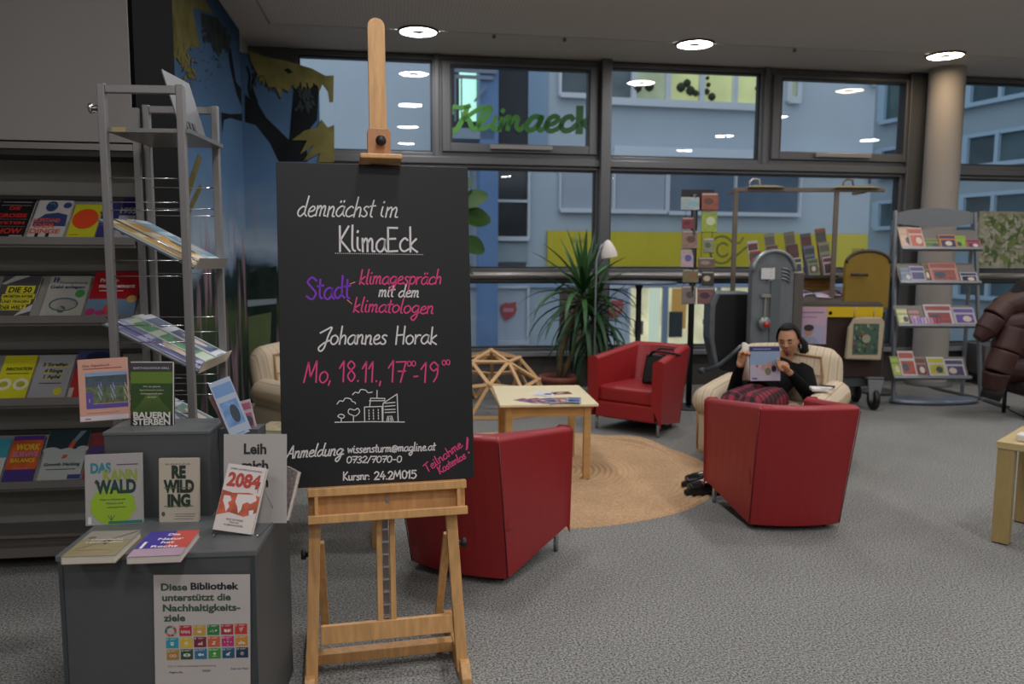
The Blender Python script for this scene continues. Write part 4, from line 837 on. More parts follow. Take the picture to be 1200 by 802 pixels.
wbook(1, 97, 155, 'red book titled Projektmanagement behind the magazine rack on the second shelf', '#a81820', simple(bands=((-.5, 0, .5, .36, 0),), ells=((-.4, .08, .1, .08, 1), (0, .14, .16, .14, 2), (.38, .36, .1, .08, 3), (-.2, .06, .1, .06, 1)), texts=(('Projekt-', -.16, .74, .075, .4, 4), ('management', .02, .61, .085, .75, 4), ('leicht gemacht', -.08, .53, .04, .5, 4))), ['#6b88a0', '#b03a70', '#c04848', '#c8a060', '#d8d0d0'], h=.30)
wbook(2, -12, 27, 'bright yellow book titled Innovation on the third bookcase shelf', '#c4c021', simple(ells=((-.28, .32, .24, .14, 0), (-.28, .32, .14, .07, 1), (.24, .32, .24, .14, 0), (.24, .32, .14, .07, 1)), texts=(('INNOVATION', .05, .64, .075, .8, 2), ('und wie sie gelingt', .05, .56, .035, .7, 2))), ['#d6d2ae', '#c4c021', '#2a2a20'])
wbook(2, 30, 74, 'grey book with handwritten style title about three stripes on the third shelf', '#9c9c9e', simple(bands=((-.25, .71, .4, .76, 0), (-.25, .56, .3, .61, 0), (-.2, .43, .28, .47, 0)), ells=((.26, .14, .12, .09, 0),), texts=(('3 Streifen', .0, .73, .08, .68, 1), ('4 Ringe', 0, .58, .08, .5, 1), ('1 Apfel', 0, .44, .08, .45, 1), ('Marken und Mythen', 0, .32, .035, .6, 1))), ['#c4bc30', '#2c2c30'])
wbook(2, 77, 128, 'red and blue illustrated book behind the salmon pink book on the third shelf', '#a82c2c', simple(bands=((-.5, .6, .5, 1, 0), (-.5, .0, -.4, .2, 1)), ells=((.0, .85, .3, .12, 2),), texts=()), ['#3c4470', '#b8a8a0', '#22243c', '#1c1c20'], h=.29)
wbook(3, -30, -4, 'teal and white book at the left edge of the lowest bookcase shelf', '#c0bcb8', simple(bands=((-.5, .55, .5, 1, 0),)), ['#3a8ea0'], h=.25)
sun = mat('#b8521c', .5, noise=.4, nscale=12, name='orange_print')
wbook(3, -1, 36, 'purple and orange book titled Work Survive on the lowest bookcase shelf', '#4a2a78', simple(bands=((-.5, .25, .5, .9, 0), (-.5, .0, .5, .2, 3), (-.4, .05, .1, .09, 2)), texts=(('WORK', .05, .68, .13, .8, 1), ('SURVIVE', .02, .53, .11, .85, 2), ('BALANCE', 0, .41, .08, .8, 1), ('Wie wir arbeiten', .0, .26, .035, .5, 2))), [sun, '#c8b02c', '#b07a9c', '#3c2a70'])
wbook(3, 41, 91, 'dark teal and white book with a rocket titled Growth Hacking on the lowest shelf', '#aab0ac', simple(bands=((-.5, .62, .5, 1, 0), (.2, .01, .5, .10, 3)), ells=((-.35, .60, .2, .06, 4), (.05, .57, .2, .07, 4), (.4, .62, .15, .06, 4)), polys=((((-.06, .42), (.06, .44), (.22, .78), (.12, .82)), 1), (((.1, .76), (.22, .78), (.4, 1.0), (.26, 1.0)), 2)), texts=(('Growth Hacking', .0, .28, .06, .86, 5), ('mit wenig Aufwand wachsen', 0, .2, .03, .7, 5))), ['#1e3238', '#c2512c', '#6f8898', '#303c70', '#aab0ac', '#283c40'], h=.285)
wbook(3, 94, 118, 'red and purple book hidden behind the tall grey book on the lowest shelf', '#8a3a40', simple(bands=((-.5, .4, .5, .7, 0),)), ['#4a3a70'], h=.27)
# ================================================================== MAGAZINE RACK
ra = aty(119, 98, 3.05); rb = aty(207, 98, 3.08); rc = aty(240, 122, 3.50)
RM = T(ra.x, ra.y, 0) @ RZ(R(4)); RH = ra.z; RW = .285; RD = .43
rk = thing('magazine_rack', 'tall grey metal rack with slanted magazine trays behind the plinth', 'rack', RM)
rkm = mat('#8a8887', .4, .4, name='rack_metal')
for y in (0, RD):
    m = MB()
    m.bar((0, y, 0), (0, y, RH), .028, .030, up=(0, 1, 0)); m.build('post', rkm, rk, bevel=.003)
    MB().bar((RW, y, 0), (RW, y, RH), .028, .030, up=(0, 1, 0)).build('post', rkm, rk, bevel=.003)
    MB().bb(.014, RW - .014, y - .012, y + .012, RH - .034, RH - .004).build('top_bar', rkm, rk, bevel=.003)
    for z in (RH - .345, RH - .435, RH - .465, RH - .655, RH - .715, RH - .905, RH - .97, RH - 1.11, RH - 1.16, RH - 1.2, RH - 1.25):
        MB().tube([(.014, y, z), (RW - .014, y, z)], .0022, 6).build('wire', chrome, rk)
MB().bar((-.03, RD - .04, 0), (-.03, RD - .04, RH - .02), .024, .024).build('post', rkm, rk)
MB().lathe([(0, 0), (.012, 0), (.012, .02), (.02, .02), (.02, .03), (0, .03)], 8, M=T(-.016, 0, RH - .09) @ RY(R(-90))).build('knob', chrome, rk)
MB().bb(-.02, RW + .02, -.02, RD + .02, .0, .03).build('base', rkm, rk)
mz = [('#b9cdd6', '#7fa0b4'), ('#cfc4a4', '#b08a3c'), ('#aebfc4', '#3f6a4c'), ('#d2cab8', '#c79a3c'), ('#9a9ec0', '#5a5a90'), ('#b8c4b0', '#4c8a58'), ('#b0a8a0', '#8a3038'), ('#c6ccd0', '#54627c')]
def mag(label, w_, h, M, c0, c1, seed=0, th=.004, group=None, name='magazine', cat='magazine', title=None):
    rnd = random.Random(seed); c1m = mat(c1, .35, noise=.3, nscale=30)
    def art(m, w, hh):
        m.rect(-w * .45, hh * .72, w * .45, hh * .92, 1); m.rect(-w * .4, hh * (.1 + .1 * rnd.random()), w * .4, hh * .62, 0, -.0006)
        m.ell(w * rnd.uniform(-.2, .2), hh * .38, w * .2, hh * .16, 2, -.0009); m.rect(-w * .4, hh * .03, w * .2, hh * .05, 1, -.0009)
        if title: put_text(m, title, 0, hh * .78, hh * .08, 3, w * .6, .03, 'c', -.0012)
    return book(label, w_, h, th, M, c0, art, [c1m, mat(c1, .4), mat('#c8b8a8' if seed % 2 else '#3c4650', .4), mat('#e8e4dc', .5)], cat=cat, group=group, name=name)
def tray(zt, zl, lab, n, pick, big=True):
    # a tray falls from the left posts to its lip at the right posts
    a = math.atan2(zt - zl, RW + .07); Lh = math.hypot(zt - zl, RW + .07)
    TM_ = T(RW + .02, 0, zl) @ RY(a)                 # local -x runs up the slope
    MB().bb(-Lh, 0, .02, RD - .02, -.004, .0, M=TM_).build('tray', mat('#b4b4b4', .25, .8), rk)
    MB().bb(0, .004, .02, RD - .02, -.004, .045, M=TM_).build('tray_lip', mat('#c0c6c8', .15, .5), rk)
    MB().tube([(-Lh, .02, .03), (0, .02, .03)], .003, 6, M=TM_).build('tray_wire', chrome, rk)
    for i in range(n):
        yy = .03 + (RD - .06) * (i + .5) / n; w_ = (RD - .07) / n
        c0, c1 = pick[i % len(pick)]
        # cover faces up the slope normal: local frame: x across (y), z up the slope
        Mx = RM @ TM_ @ T(-.002, yy, .001 + .006 * (i % 3)) @ Matrix(((0, 0, -1, 0), (1, 0, 0, 0), (0, -1, 0, 0), (0, 0, 0, 1)))
        for k in range(2 if big else 1):
            mag(lab + (', nearest the viewer', ', in the middle', ', furthest from the viewer')[min(i, 2)] + (' underneath' if k == 0 and big else ''), w_ + .03, Lh * (.92 if k else .97), Mx @ T(0, -.007 * (k + 1), 0), *(pick[(i + k) % len(pick)]), seed=i + k, th=.005, group='magazines in the tall rack')
tray(RH - .50, RH - .685, 'magazine in the upper slanted rack tray', 3, [mz[0], mz[1], mz[3]])
tray(RH - .90, RH - 1.09, 'magazine in the middle slanted rack tray', 3, [mz[7], mz[4], mz[5]])
tray(RH - 1.22, RH - 1.42, 'magazine in the lower slanted rack tray', 3, [mz[2], mz[6], mz[0]])
tray(RH - 1.62, RH - 1.82, 'magazine in the lowest rack tray above the floor', 3, [mz[5], mz[1], mz[7]])
MB().bb(.01, RW + .03, .0, RD, RH - .175, RH - .160).build('top_shelf', mat('#8d8c8a', .3, .6), rk)
MB().bb(.03, .08, -.002, .0, RH - .175, RH - .158).build('shelf_label', mat('#a89868', .5), rk)
o = thing('sheet_holder', 'grey leaning document in a holder on top of the magazine rack', 'paper', RM @ T(RW - .02, .20, RH - .155) @ RZ(R(86)) @ RX(R(-16)))
MB().bb(-.12, .14, 0, .004, 0, .24).build('sheet', mat('#5c6062', .5, noise=.1, nscale=8), o)
for i in range(3): MB().bb(-.13 + i * .035, -.105 + i * .035, -.03, -.002, 0, .03).build('clip', black, o)
# loose brochures in a small rack, right of the magazine rack
for i, (px, py, z0, hh, c0, c1, rl, w_) in enumerate(((283, 500, .70, .34, '#a8b4c4', '#6f92c0', -20, .075), (277, 498, .70, .26, '#6a5c58', '#8a4046', -24, .06), (291, 500, .70, .20, '#b8a4ac', '#a05468', -12, .07))):
    p = aty(px, py, 2.78 + .02 * i)
    mag(('tall folded blue brochure leaning left behind the paper sign', 'thin dark brochure leaning left behind the paper sign', 'short pink and white brochure behind the paper sign top')[i], w_, hh * .62, T(p.x, p.y, p.z - .03) @ RZ(.3) @ RX(-.2) @ RY(R(rl)), c0, c1, seed=i, name='brochure', cat='brochure')
bs = thing('brochure_holder', 'dark narrow brochure holder behind the paper sign', 'holder', T(aty(286, 505, 2.85).x, 2.85, .0))
MB().bb(-.07, .07, -.06, .03, .0, .98).build('body', mat('#4b4f52', .6), bs)
# ================================================================== RED TUB CHAIRS
def tub_chair(label, M):
    t = thing('tub_armchair', label, 'armchair', M, 'red leather tub chairs around the rug')
    wf, wb, d, zf_, zb_, bf, bb_, rake = .75, .58, .745, .68, .77, .13, .03, .15; th = .085
    # outer shell ring in plan, front left -> back -> front right; local front is -y
    def ring(off, top):
        k = 0 if top else 1; pts = []
        yb = d / 2 - (rake if not top else 0) ; w2 = wb / 2 - (.02 if not top else 0); f2 = wf / 2 - (.012 if not top else 0)
        L_ = [(-f2 + off, -d / 2)]
        for i in range(1, 7): u = i / 7; L_.append((-f2 + off + (f2 - w2) * u, -d / 2 + (yb + d / 2 - off) * u))
        L_.append((-w2 + off, yb - off))
        for i in range(1, 8): u = -1 + 2 * i / 8; L_.append(((w2 - off) * u, yb - off + .045 * (1 - u * u)))
        R_ = [(-x, y) for x, y in L_[:8]][::-1]
        return L_ + R_
    def zt(y): u = max(0, min(1, (y + d / 2) / d)); return zf_ + (zb_ - zf_) * u
    def zbm(y): u = max(0, min(1, (y + d / 2) / (d - rake))); return bf + (bb_ - bf) * u
    ot, ob_, it, ib = ring(0, 1), ring(0, 0), ring(th, 1), ring(th, 0); n = len(ot); v = []; r_ = .016
    rows = []
    rows.append([(x, y, zbm(y)) for x, y in ob_]); rows.append([(x, y, zt(y) - r_) for x, y in ot])
    rows.append([((x * .8 + a * .2), (y * .8 + b_ * .2), zt(y)) for (x, y), (a, b_) in zip(ot, it)]); rows.append([((x * .2 + a * .8), (y * .2 + b_ * .8), zt(y)) for (x, y), (a, b_) in zip(ot, it)])
    rows.append([(x, y, zt(y) - r_) for x, y in it]); rows.append([(x, y, .30) for x, y in ib])
    for r in rows: v += r
    f = [(k * n + i, k * n + i + 1, (k + 1) * n + i + 1, (k + 1) * n + i) for k in range(5) for i in range(n - 1)]
    f = [q for q in f]
    f += [(5 * n + i, 5 * n + i + 1, i + 1, i) for i in range(n - 1)]
    f += [tuple(k * n for k in range(6))[::-1], tuple(k * n + n - 1 for k in range(6))]
    m = MB().add(v, [q[::-1] for q in f]); m.build('shell', red_l, t, bevel=.010)
    # front apron and base
    MB().bb(-wf / 2 + th - .01, wf / 2 - th + .01, -d / 2 + .004, -d / 2 + .07, bf + .002, .275).build('front_apron', red_l, t, bevel=.012)
    MB().prism([(-wf / 2 + th, -d / 2 + .05), (wf / 2 - th, -d / 2 + .05), (wb / 2 - .05, d / 2 - rake - .05), (-wb / 2 + .05, d / 2 - rake - .05)], .0, .015, M=T(0, 0, .135) @ RX(R(90)) @ Matrix.Scale(-1, 4, (0, 0, 1)) @ Matrix.Scale(-1, 4, (0, 0, 1)) @ T(0, 0, 0)) if False else None
    MB().bb(-wb / 2 + .05, wb / 2 - .05, -d / 2 + .05, d / 2 - rake - .06, .12, .28).build('seat_base', black, t)
    MB().rbox((0, -.035, .345), (wf - 2 * th - .006, d - .13, .15), .03, 6, puff=.010).build('seat_cushion', red_l, t)
    # seams
    for sx in (-1, 1): MB().tube([(sx * (wb / 2 + .001), d / 2 + .001, zb_ - .03), (sx * (wb / 2 - .019), d / 2 - rake + .001, bb_ + .01)], .003, 5).build('seam', mat('#5a0c10', .5), t)
    for sx in (-1, 1):
        MB().tube([(sx * (wf / 2 - .06), -d / 2 + .06, 0), (sx * (wf / 2 - .06), -d / 2 + .06, bf + .03)], .014, 12).build('leg', chrome, t)
        MB().tube([(sx * (wb / 2 - .08), d / 2 - rake - .06, 0), (sx * (wb / 2 - .08), d / 2 - rake - .06, .13)], .014, 12).build('leg', chrome, t)
    return t
tub_chair('red leather tub chair facing the viewer with a black bag on it', T(1.234, 7.38, 0) @ RZ(-.642))
tub_chair('red leather tub chair with its back turned, in front of the reading woman', T(1.660, 4.78, 0) @ RZ(3.19))
tub_chair('red leather tub chair with its back turned, right behind the chalkboard', T(-.170, 4.04, 0) @ RZ(2.72))
# ================================================================== COFFEE TABLES
def coffee_table(label, M, w_=.70, d=.81, h=.557, lw=.05, grp='low wooden tables', top=wood_top):
    t = thing('coffee_table', label, 'table', M, grp)
    MB().bb(0, w_, 0, d, h - .022, h).build('tabletop', top, t, bevel=.006)
    i = .045
    for x in (i, w_ - i - lw):
        for y in (i, d - i - lw): MB().bb(x, x + lw, y, y + lw, 0, h - .022).build('leg', wood_table, t, bevel=.005)
    for y in (i + .01, d - i - .03): MB().bb(i + lw, w_ - i - lw, y, y + .02, h - .10, h - .022).build('apron', wood_table, t)
    for x in (i + .01, w_ - i - .03): MB().bb(x, x + .02, i + lw, d - i - lw, h - .10, h - .022).build('apron', wood_table, t)
    return t
CTM = T(-.0841, 5.4598, .012) @ RZ(.0889)
coffee_table('pale topped square wooden coffee table standing on the round rug', CTM)
CT2 = T(-.757 - .66, 4.10, 0) @ RZ(.10)
coffee_table('low wooden table with a book pile, behind the easel and the plinth', CT2, w_=.76, d=.76, top=mat('#c8b27a', .4))
# leaflets on the coffee table: fan and a single sheet
def onT(px, py, z, yaw, dz=.0): p = atz(px, py, z + dz); return T(p.x, p.y, z + dz) @ RZ(yaw) @ RX(R(-90))
lc = [('#b58a9c', '#6a4a7c'), ('#c89aa8', '#7a3a4c'), ('#a8a0b4', '#4a5078'), ('#c0a0a0', '#85505a'), ('#9aa4bc', '#4c6088')]
wh = ('leftmost pink leaflet of the fan on the coffee table', 'second leaflet from the left in the fan on the coffee table', 'middle leaflet of the fan on the coffee table', 'fourth leaflet from the left in the fan on the coffee table', 'rightmost blue leaflet of the fan on the coffee table')
for i in range(5):
    mag(wh[i], .10, .21, onT(634 + i * 9.5, 472.5 - abs(i - 2) * .3, .5692, R(50 - i * 14), .003 + .0022 * i), *lc[i], seed=i, th=.002, name='leaflet', cat='leaflet', group='leaflets fanned out on the coffee table')
mag('single dark pink leaflet lying behind the fan on the coffee table', .15, .10, onT(660, 462, .5692, .25, .003), '#8f5a58', '#6a3c44', seed=9, th=.002, name='leaflet', cat='leaflet')
mag('white sheet lying on the left part of the coffee table', .15, .20, onT(636, 464, .5692, -.2, .003), '#e2dfe4', '#d8d4da', seed=8, th=.0015, name='leaflet', cat='leaflet')
# book pile on the other table
def pile(px, py, z, w_, d_, th, c, yaw, label):
    p = atz(px, py, z); t = thing('book', label, 'book', T(p.x, p.y, z) @ RZ(yaw), 'books piled on the low table by the plinth')
    MB().bb(-w_ / 2, w_ / 2, 0, d_, 0, .002).bb(-w_ / 2, w_ / 2, 0, d_, th - .002, th).bb(-w_ / 2, w_ / 2, d_ - .002, d_, 0, th).build('cover', mat(c, .4, noise=.25, nscale=25), t)
    MB().bb(-w_ / 2 + .003, w_ / 2 - .003, .003, d_ - .003, .002, th - .002).build('pages', pagem, t)
pile(322, 531, .557, .24, .28, .030, '#3c3c44', .05, 'dark spined book at the bottom of the pile by the chalkboard edge')
pile(322, 529, .587, .22, .26, .045, '#a8b0b0', -.06, 'white and grey book second in the pile by the chalkboard edge')
pile(322, 516, .632, .23, .26, .016, '#4f8a3c', .10, 'green book third in the pile by the chalkboard edge')
pile(322, 510, .648, .21, .24, .022, '#a89a78', -.04, 'tan book on top of the pile by the chalkboard edge')
# side table at the right edge
sp = atz(1175, 638, 0); SMx = T(sp.x - .05, sp.y + .03, 0) @ RZ(-.78)
t = thing('side_table', 'pale wooden slab-leg table cut off by the right edge of the photo', 'table', SMx)
HH = .585
for x, y in ((0, 0), (.80, 0), (0, .50), (.80, .50)): MB().bb(x, x + .085, y, y + .065, .006, HH - .04).build('leg', mat('#a38e5c', .45, 0, .08, 9, stretch=(6, 6, 1)), t, bevel=.003); MB().bb(x + .004, x + .081, y + .004, y + .061, 0, .006).build('foot_pad', black, t)
MB().bb(-.005, .89, -.005, .57, HH - .04, HH).build('tabletop', mat('#b8a574', .4, 0, .06, 9, stretch=(1, 6, 6)), t, bevel=.003)
o = MB().rbox((0, 0, .02), (.14, .10, .04), .008, 3).build('white_box', mat('#d4d0cc', .5), None, SMx @ T(.14, .12, HH)); tag(o, 'small white box on the side table at the right edge', 'box')
# ================================================================== ROUND RUG
rug = bpy.data.materials.new('jute_rug'); rug.use_nodes = True
nt, b = nodes_of(rug); b.inputs['Roughness'].default_value = .95; b.inputs['Specular IOR Level'].default_value = .1
tc = nt.nodes.new('ShaderNodeTexCoord'); nz = nt.nodes.new('ShaderNodeTexNoise'); nz.inputs['Scale'].default_value = 110; nz2 = nt.nodes.new('ShaderNodeTexNoise'); nz2.inputs['Scale'].default_value = 2.5
rp = nt.nodes.new('ShaderNodeValToRGB'); rp.color_ramp.elements[0].position = .3; rp.color_ramp.elements[1].position = .7; rp.color_ramp.elements[0].color = lin('#b08e69'); rp.color_ramp.elements[1].color = lin('#d6b58f')
mx = nt.nodes.new('ShaderNodeMix'); mx.data_type = 'RGBA'; mx.blend_type = 'MULTIPLY'; mx.inputs[0].default_value = .35
nt.links.new(tc.outputs['Object'], nz.inputs[0]); nt.links.new(tc.outputs['Object'], nz2.inputs[0]); nt.links.new(nz.outputs['Fac'], rp.inputs[0]); nt.links.new(rp.outputs[0], mx.inputs[6]); nt.links.new(nz2.outputs['Fac'], mx.inputs[7]); nt.links.new(mx.outputs[2], b.inputs['Base Color'])
RC = Vector((.22, 5.84)); RR = 1.29; m = MB(); prof = [(0, .008)]; nb = 30
for i in range(nb):
    r0 = RR * i / nb; r1 = RR * (i + 1) / nb
    prof += [(r0 + .004, .003), (r0 * .7 + r1 * .3, .013), (r0 * .3 + r1 * .7, .013), (r1 - .004, .003)]
prof += [(RR + .004, .0)]
NS = 120; vs = []; 
for r_, z in prof:
    for j in range(NS):
        a = 2 * math.pi * j / NS
        # a raised fold near the rim at the far right
        da = (a - R(42)); fold = math.exp(-(da / .30) ** 2) * math.exp(-((r_ - 1.18) / .065) ** 2) * .065
        rr = r_ * (1 + .006 * math.sin(3 * a + 1) + .004 * math.sin(7 * a)) - (.03 * math.exp(-(da / .35) ** 2) * max(0, (r_ - 1.15) / .14))
        vs.append((rr * math.cos(a), rr * math.sin(a), z + fold))
fs = [(i * NS + j, i * NS + (j + 1) % NS, (i + 1) * NS + (j + 1) % NS, (i + 1) * NS + j) for i in range(len(prof) - 1) for j in range(NS)]
o = MB().add(vs, fs, smooth=True).build('round_rug', rug, None, T(RC.x, RC.y, .001)); tag(o, 'large round braided jute rug with a rumpled far edge', 'rug')
# ================================================================== BAG ON THE CHAIR
leather = mat('#141415', .42, bump=.15, nscale=60, name='black_leather')
bp_ = T(1.36, 7.28, .428) @ RZ(R(-22))
t = thing('handbag', 'black leather handbag standing on the red tub chair', 'bag', bp_)
m = MB(); m.prism([(-.155, 0), (.155, 0), (.13, .27), (-.12, .28)], -.06, .06, M=RX(R(-8))); m.build('body', leather, t, bevel=.02)
m = MB(); m.tube([(-.09, -.02, .26), (-.05, -.06, .31), (.05, -.10, .315), (.16, -.10, .30), (.20, -.06, .285), (.12, -.03, .28), (.0, .0, .27)], .011, 8); m.tube([(-.09, .02, .27), (.0, .03, .33), (.12, .02, .33), (.13, .02, .27)], .011, 8); m.build('handle', leather, t)
MB().bb(.03, .12, -.066, -.061, .155, .162, M=RX(R(-8))).bb(.03, .12, -.066, -.061, .115, .122, M=RX(R(-8))).build('zip', chrome, t)
# ================================================================== CREAM ARMCHAIRS
cream = bpy.data.materials.new('cream_striped_fabric'); cream.use_nodes = True
nt, b = nodes_of(cream); b.inputs['Roughness'].default_value = .9; b.inputs['Specular IOR Level'].default_value = .15
tc = nt.nodes.new('ShaderNodeTexCoord'); wv = nt.nodes.new('ShaderNodeTexWave'); wv.bands_direction = 'X'; wv.inputs['Scale'].default_value = 5.5; wv.inputs['Distortion'].default_value = .6
rp = nt.nodes.new('ShaderNodeValToRGB'); rp.color_ramp.elements[0].position = .0; rp.color_ramp.elements[0].color = lin('#b09a7c'); rp.color_ramp.elements[1].position = .22; rp.color_ramp.elements[1].color = lin('#c8bba4')
e = rp.color_ramp.elements.new(.6); e.color = lin('#c0b198')
nt.links.new(tc.outputs['Object'], wv.inputs['Vector']); nt.links.new(wv.outputs['Fac'], rp.inputs[0]); nt.links.new(rp.outputs[0], b.inputs['Base Color'])
tan = mat('#a07a4e', .85, name='tan_piping')
def recliner(label, M):
    t = thing('cream_armchair', label, 'armchair', M, 'cream striped armchairs')
    MB().rbox((0, .02, .17), (.62, .74, .20), .04, 5).build('base', cream, t)
    MB().rbox((0, -.08, .35), (.62, .72, .18), .07, 8, puff=.025).build('seat_cushion', cream, t)
    for sx in (-1, 1):
        m = MB(); m.rbox((0, 0, 0), (.22, .86, .22), .105, 8, puff=.01); m.build('arm_cushion', cream, t, T(sx * .41, -.04, .50) @ RX(R(3)))
        MB().rbox((sx * .41, -.02, .25), (.15, .78, .38), .05, 6, puff=.012).build('arm_panel', cream, t)
        m = MB(); m.tube([(sx * .41 - .055, -.408, .10), (sx * .41 - .055, -.416, .28), (sx * .41 - .06, -.430, .42)], .006, 6).tube([(sx * .41 + .055, -.408, .10), (sx * .41 + .055, -.416, .28), (sx * .41 + .06, -.430, .42)], .006, 6)
        m.build('piping', tan, t, kind='stuff')
    BKM = T(0, .33, .385) @ RX(-R(16))
    MB().rbox((0, 0, .22), (.80, .20, .53), .09, 9, puff=.035).build('backrest', cream, t, BKM)
    MB().tube([(-.30, -.120, .04), (-.31, -.128, .24), (-.28, -.118, .40), (0, -.134, .42), (.28, -.118, .40), (.31, -.128, .24), (.30, -.12, .04)], .009, 8).tube([(-.30, -.131, .25), (0, -.143, .25), (.30, -.131, .25)], .004, 6).build('piping', tan, t, BKM, kind='stuff')
    for x in (-.16, .16): MB().lathe([(0, .006), (.015, .004), (.018, 0)], 12, M=BKM @ T(x, -.136, .25) @ RX(R(90))).build('button', tan, t)
    MB().bb(-.30, .30, -.30, .34, 0, .08).build('plinth', black, t)
    return t
CHM = T(2.07, 6.22, 0) @ RZ(-.58)
recliner('cream striped armchair in which the woman sits reading', CHM)
recliner('cream striped armchair mostly hidden behind the left side of the chalkboard', T(-1.47, 6.35, 0) @ RZ(.95))
o = MB().rbox((0, 0, .012), (.09, .13, .022), .006, 3).bb(.02, .10, -.06, .0, .02, .03).build('folded_tissue', mat('#cfcac4', .8), None, CHM @ T(.37, -.20, .615) @ RZ(.4)); tag(o, 'small white folded paper on the armrest beside the woman', 'paper')
o = MB().rbox((0, 0, .006), (.12, .09, .012), .004, 3).build('dark_case', black, None, CHM @ T(.40, -.05, .622)); tag(o, 'small dark flat case on the armrest beside the woman', 'case')
# ================================================================== THE READING WOMAN
def remesh(mb, voxel, name, m, parent, smooth=6, M=None):
    me = bpy.data.meshes.new('tmp'); me.from_pydata(mb.v, [], mb.f); me.update(); o = bpy.data.objects.new('tmp', me); COL.objects.link(o)
    r = o.modifiers.new('r', 'REMESH'); r.mode = 'VOXEL'; r.voxel_size = voxel
    s_ = o.modifiers.new('s', 'SMOOTH'); s_.iterations = smooth; s_.factor = .5
    dg = bpy.context.evaluated_depsgraph_get(); ev = bpy.data.meshes.new_from_object(o.evaluated_get(dg)); bpy.data.objects.remove(o)
    ev.name = name; ev.materials.clear(); ev.materials.append(m); ev.polygons.foreach_set('use_smooth', [True] * len(ev.polygons)); ev.polygons.foreach_set('material_index', [0] * len(ev.polygons))
    n = bpy.data.objects.new(name, ev); COL.objects.link(n); n.parent = parent
    if M is not None: n.matrix_local = M
    return n
def V(*a): return Vector(a)
wom = thing('person', 'woman in black top and red plaid trousers reading in the cream armchair', 'person', T(1.9, 6.1, 0))
WI = wom.matrix_world.inverted()
skin = mat('#b58464', .5, noise=.04, nscale=30, name='skin'); hairm = mat('#0c0908', .6, spec=.2, bump=.3, nscale=60, stretch=(1, 1, 6), name='dark_hair')
HEAD = T(2.235, 6.40, .935) @ RZ(-.55) @ RX(R(12)) @ RY(R(-4)) @ Matrix.Scale(1.08, 4)
# face sculpted on a fine sphere: x to her left, -y forward, z up
def head_shape(th, ph):                        # th around (0 = forward), ph up
    cx, sx = math.cos(ph), math.sin(ph); x = math.sin(th) * cx; y = -math.cos(th) * cx; z = sx
    X = x * .073; Y = y * (.088 if y < 0 else .098); Z = z * .112
    if z < 0:
        k = -z; X *= 1 - .34 * k ** 1.6; Y *= (1 - .10 * k) if y < 0 else (1 - .45 * k)
        Y += (-.012 * k if y < 0 else 0)
    f = max(0, -y)
    g = lambda a, b_, sa, sb: math.exp(-((X - a) / sa) ** 2 - ((Z - b_) / sb) ** 2) * (f > .2)
    Y -= .020 * g(0, -.022, .011, .013) + .012 * g(0, -.002, .008, .022) + .006 * g(.011, -.026, .007, .006) + .006 * g(-.011, -.026, .007, .006)
    Y += .010 * g(.030, .008, .014, .010) + .010 * g(-.030, .008, .014, .010)
    Y -= .006 * g(.030, .028, .02, .007) + .006 * g(-.030, .028, .02, .007)
    Y -= .009 * g(0, -.050, .022, .006) + .009 * g(0, -.060, .018, .006); Y += .004 * g(0, -.055, .022, .0022)
    Y -= .008 * g(0, -.085, .018, .014); Y -= .004 * g(.042, -.02, .02, .02) + .004 * g(-.042, -.02, .02, .02)
    Y -= .005 * g(.030, .006, .010, .006) + .005 * g(-.030, .006, .010, .006)
    return X, Y, Z
nu, nv = 64, 44; hv = []
for j in range(nv + 1):
    ph = -math.pi / 2 + math.pi * j / nv
    for i in range(nu): hv.append(head_shape(2 * math.pi * i / nu, ph))
hf = [(j * nu + i, j * nu + (i + 1) % nu, (j + 1) * nu + (i + 1) % nu, (j + 1) * nu + i) for j in range(nv) for i in range(nu)]
body = MB(); WT = WI
body.add(hv, hf, M=WT @ HEAD)
for sx in (-1, 1):                              # ears
    body.tube([(sx * .071, .008, -.030), (sx * .079, .014, -.012), (sx * .083, .020, .010), (sx * .076, .012, .022)], [.006, .009, .011, .006], 10, M=WT @ HEAD, flat=.6)
NB = V(2.215, 6.47, .735)
hn = HEAD @ V(0, .03, -.06)
body.tube([NB, (NB + hn) / 2, hn], [.062, .052, .050], 16, M=WT)
HIP = V(1.97, 6.17, .50); CHEST = V(2.16, 6.38, .66)
body.tube([V(1.93, 6.12, .47), HIP, V(2.07, 6.28, .58), CHEST, NB], [.10, .13, .12, .13, .06], 20, M=WT)
S1, E1, W1 = V(2.0, 6.42, .67), V(1.74, 6.16, .54), V(1.735, 5.985, .80)
S2, E2, W2 = V(2.345, 6.32, .68), V(2.31, 6.06, .525), V(2.085, 5.94, .745)
for S, E_, W_ in ((S1, E1, W1), (S2, E2, W2)):
    body.tube([(NB + S) / 2, S, (S + E_) / 2, E_, (E_ + W_) / 2, W_], [.06, .052, .044, .038, .036, .025], 14, M=WT)
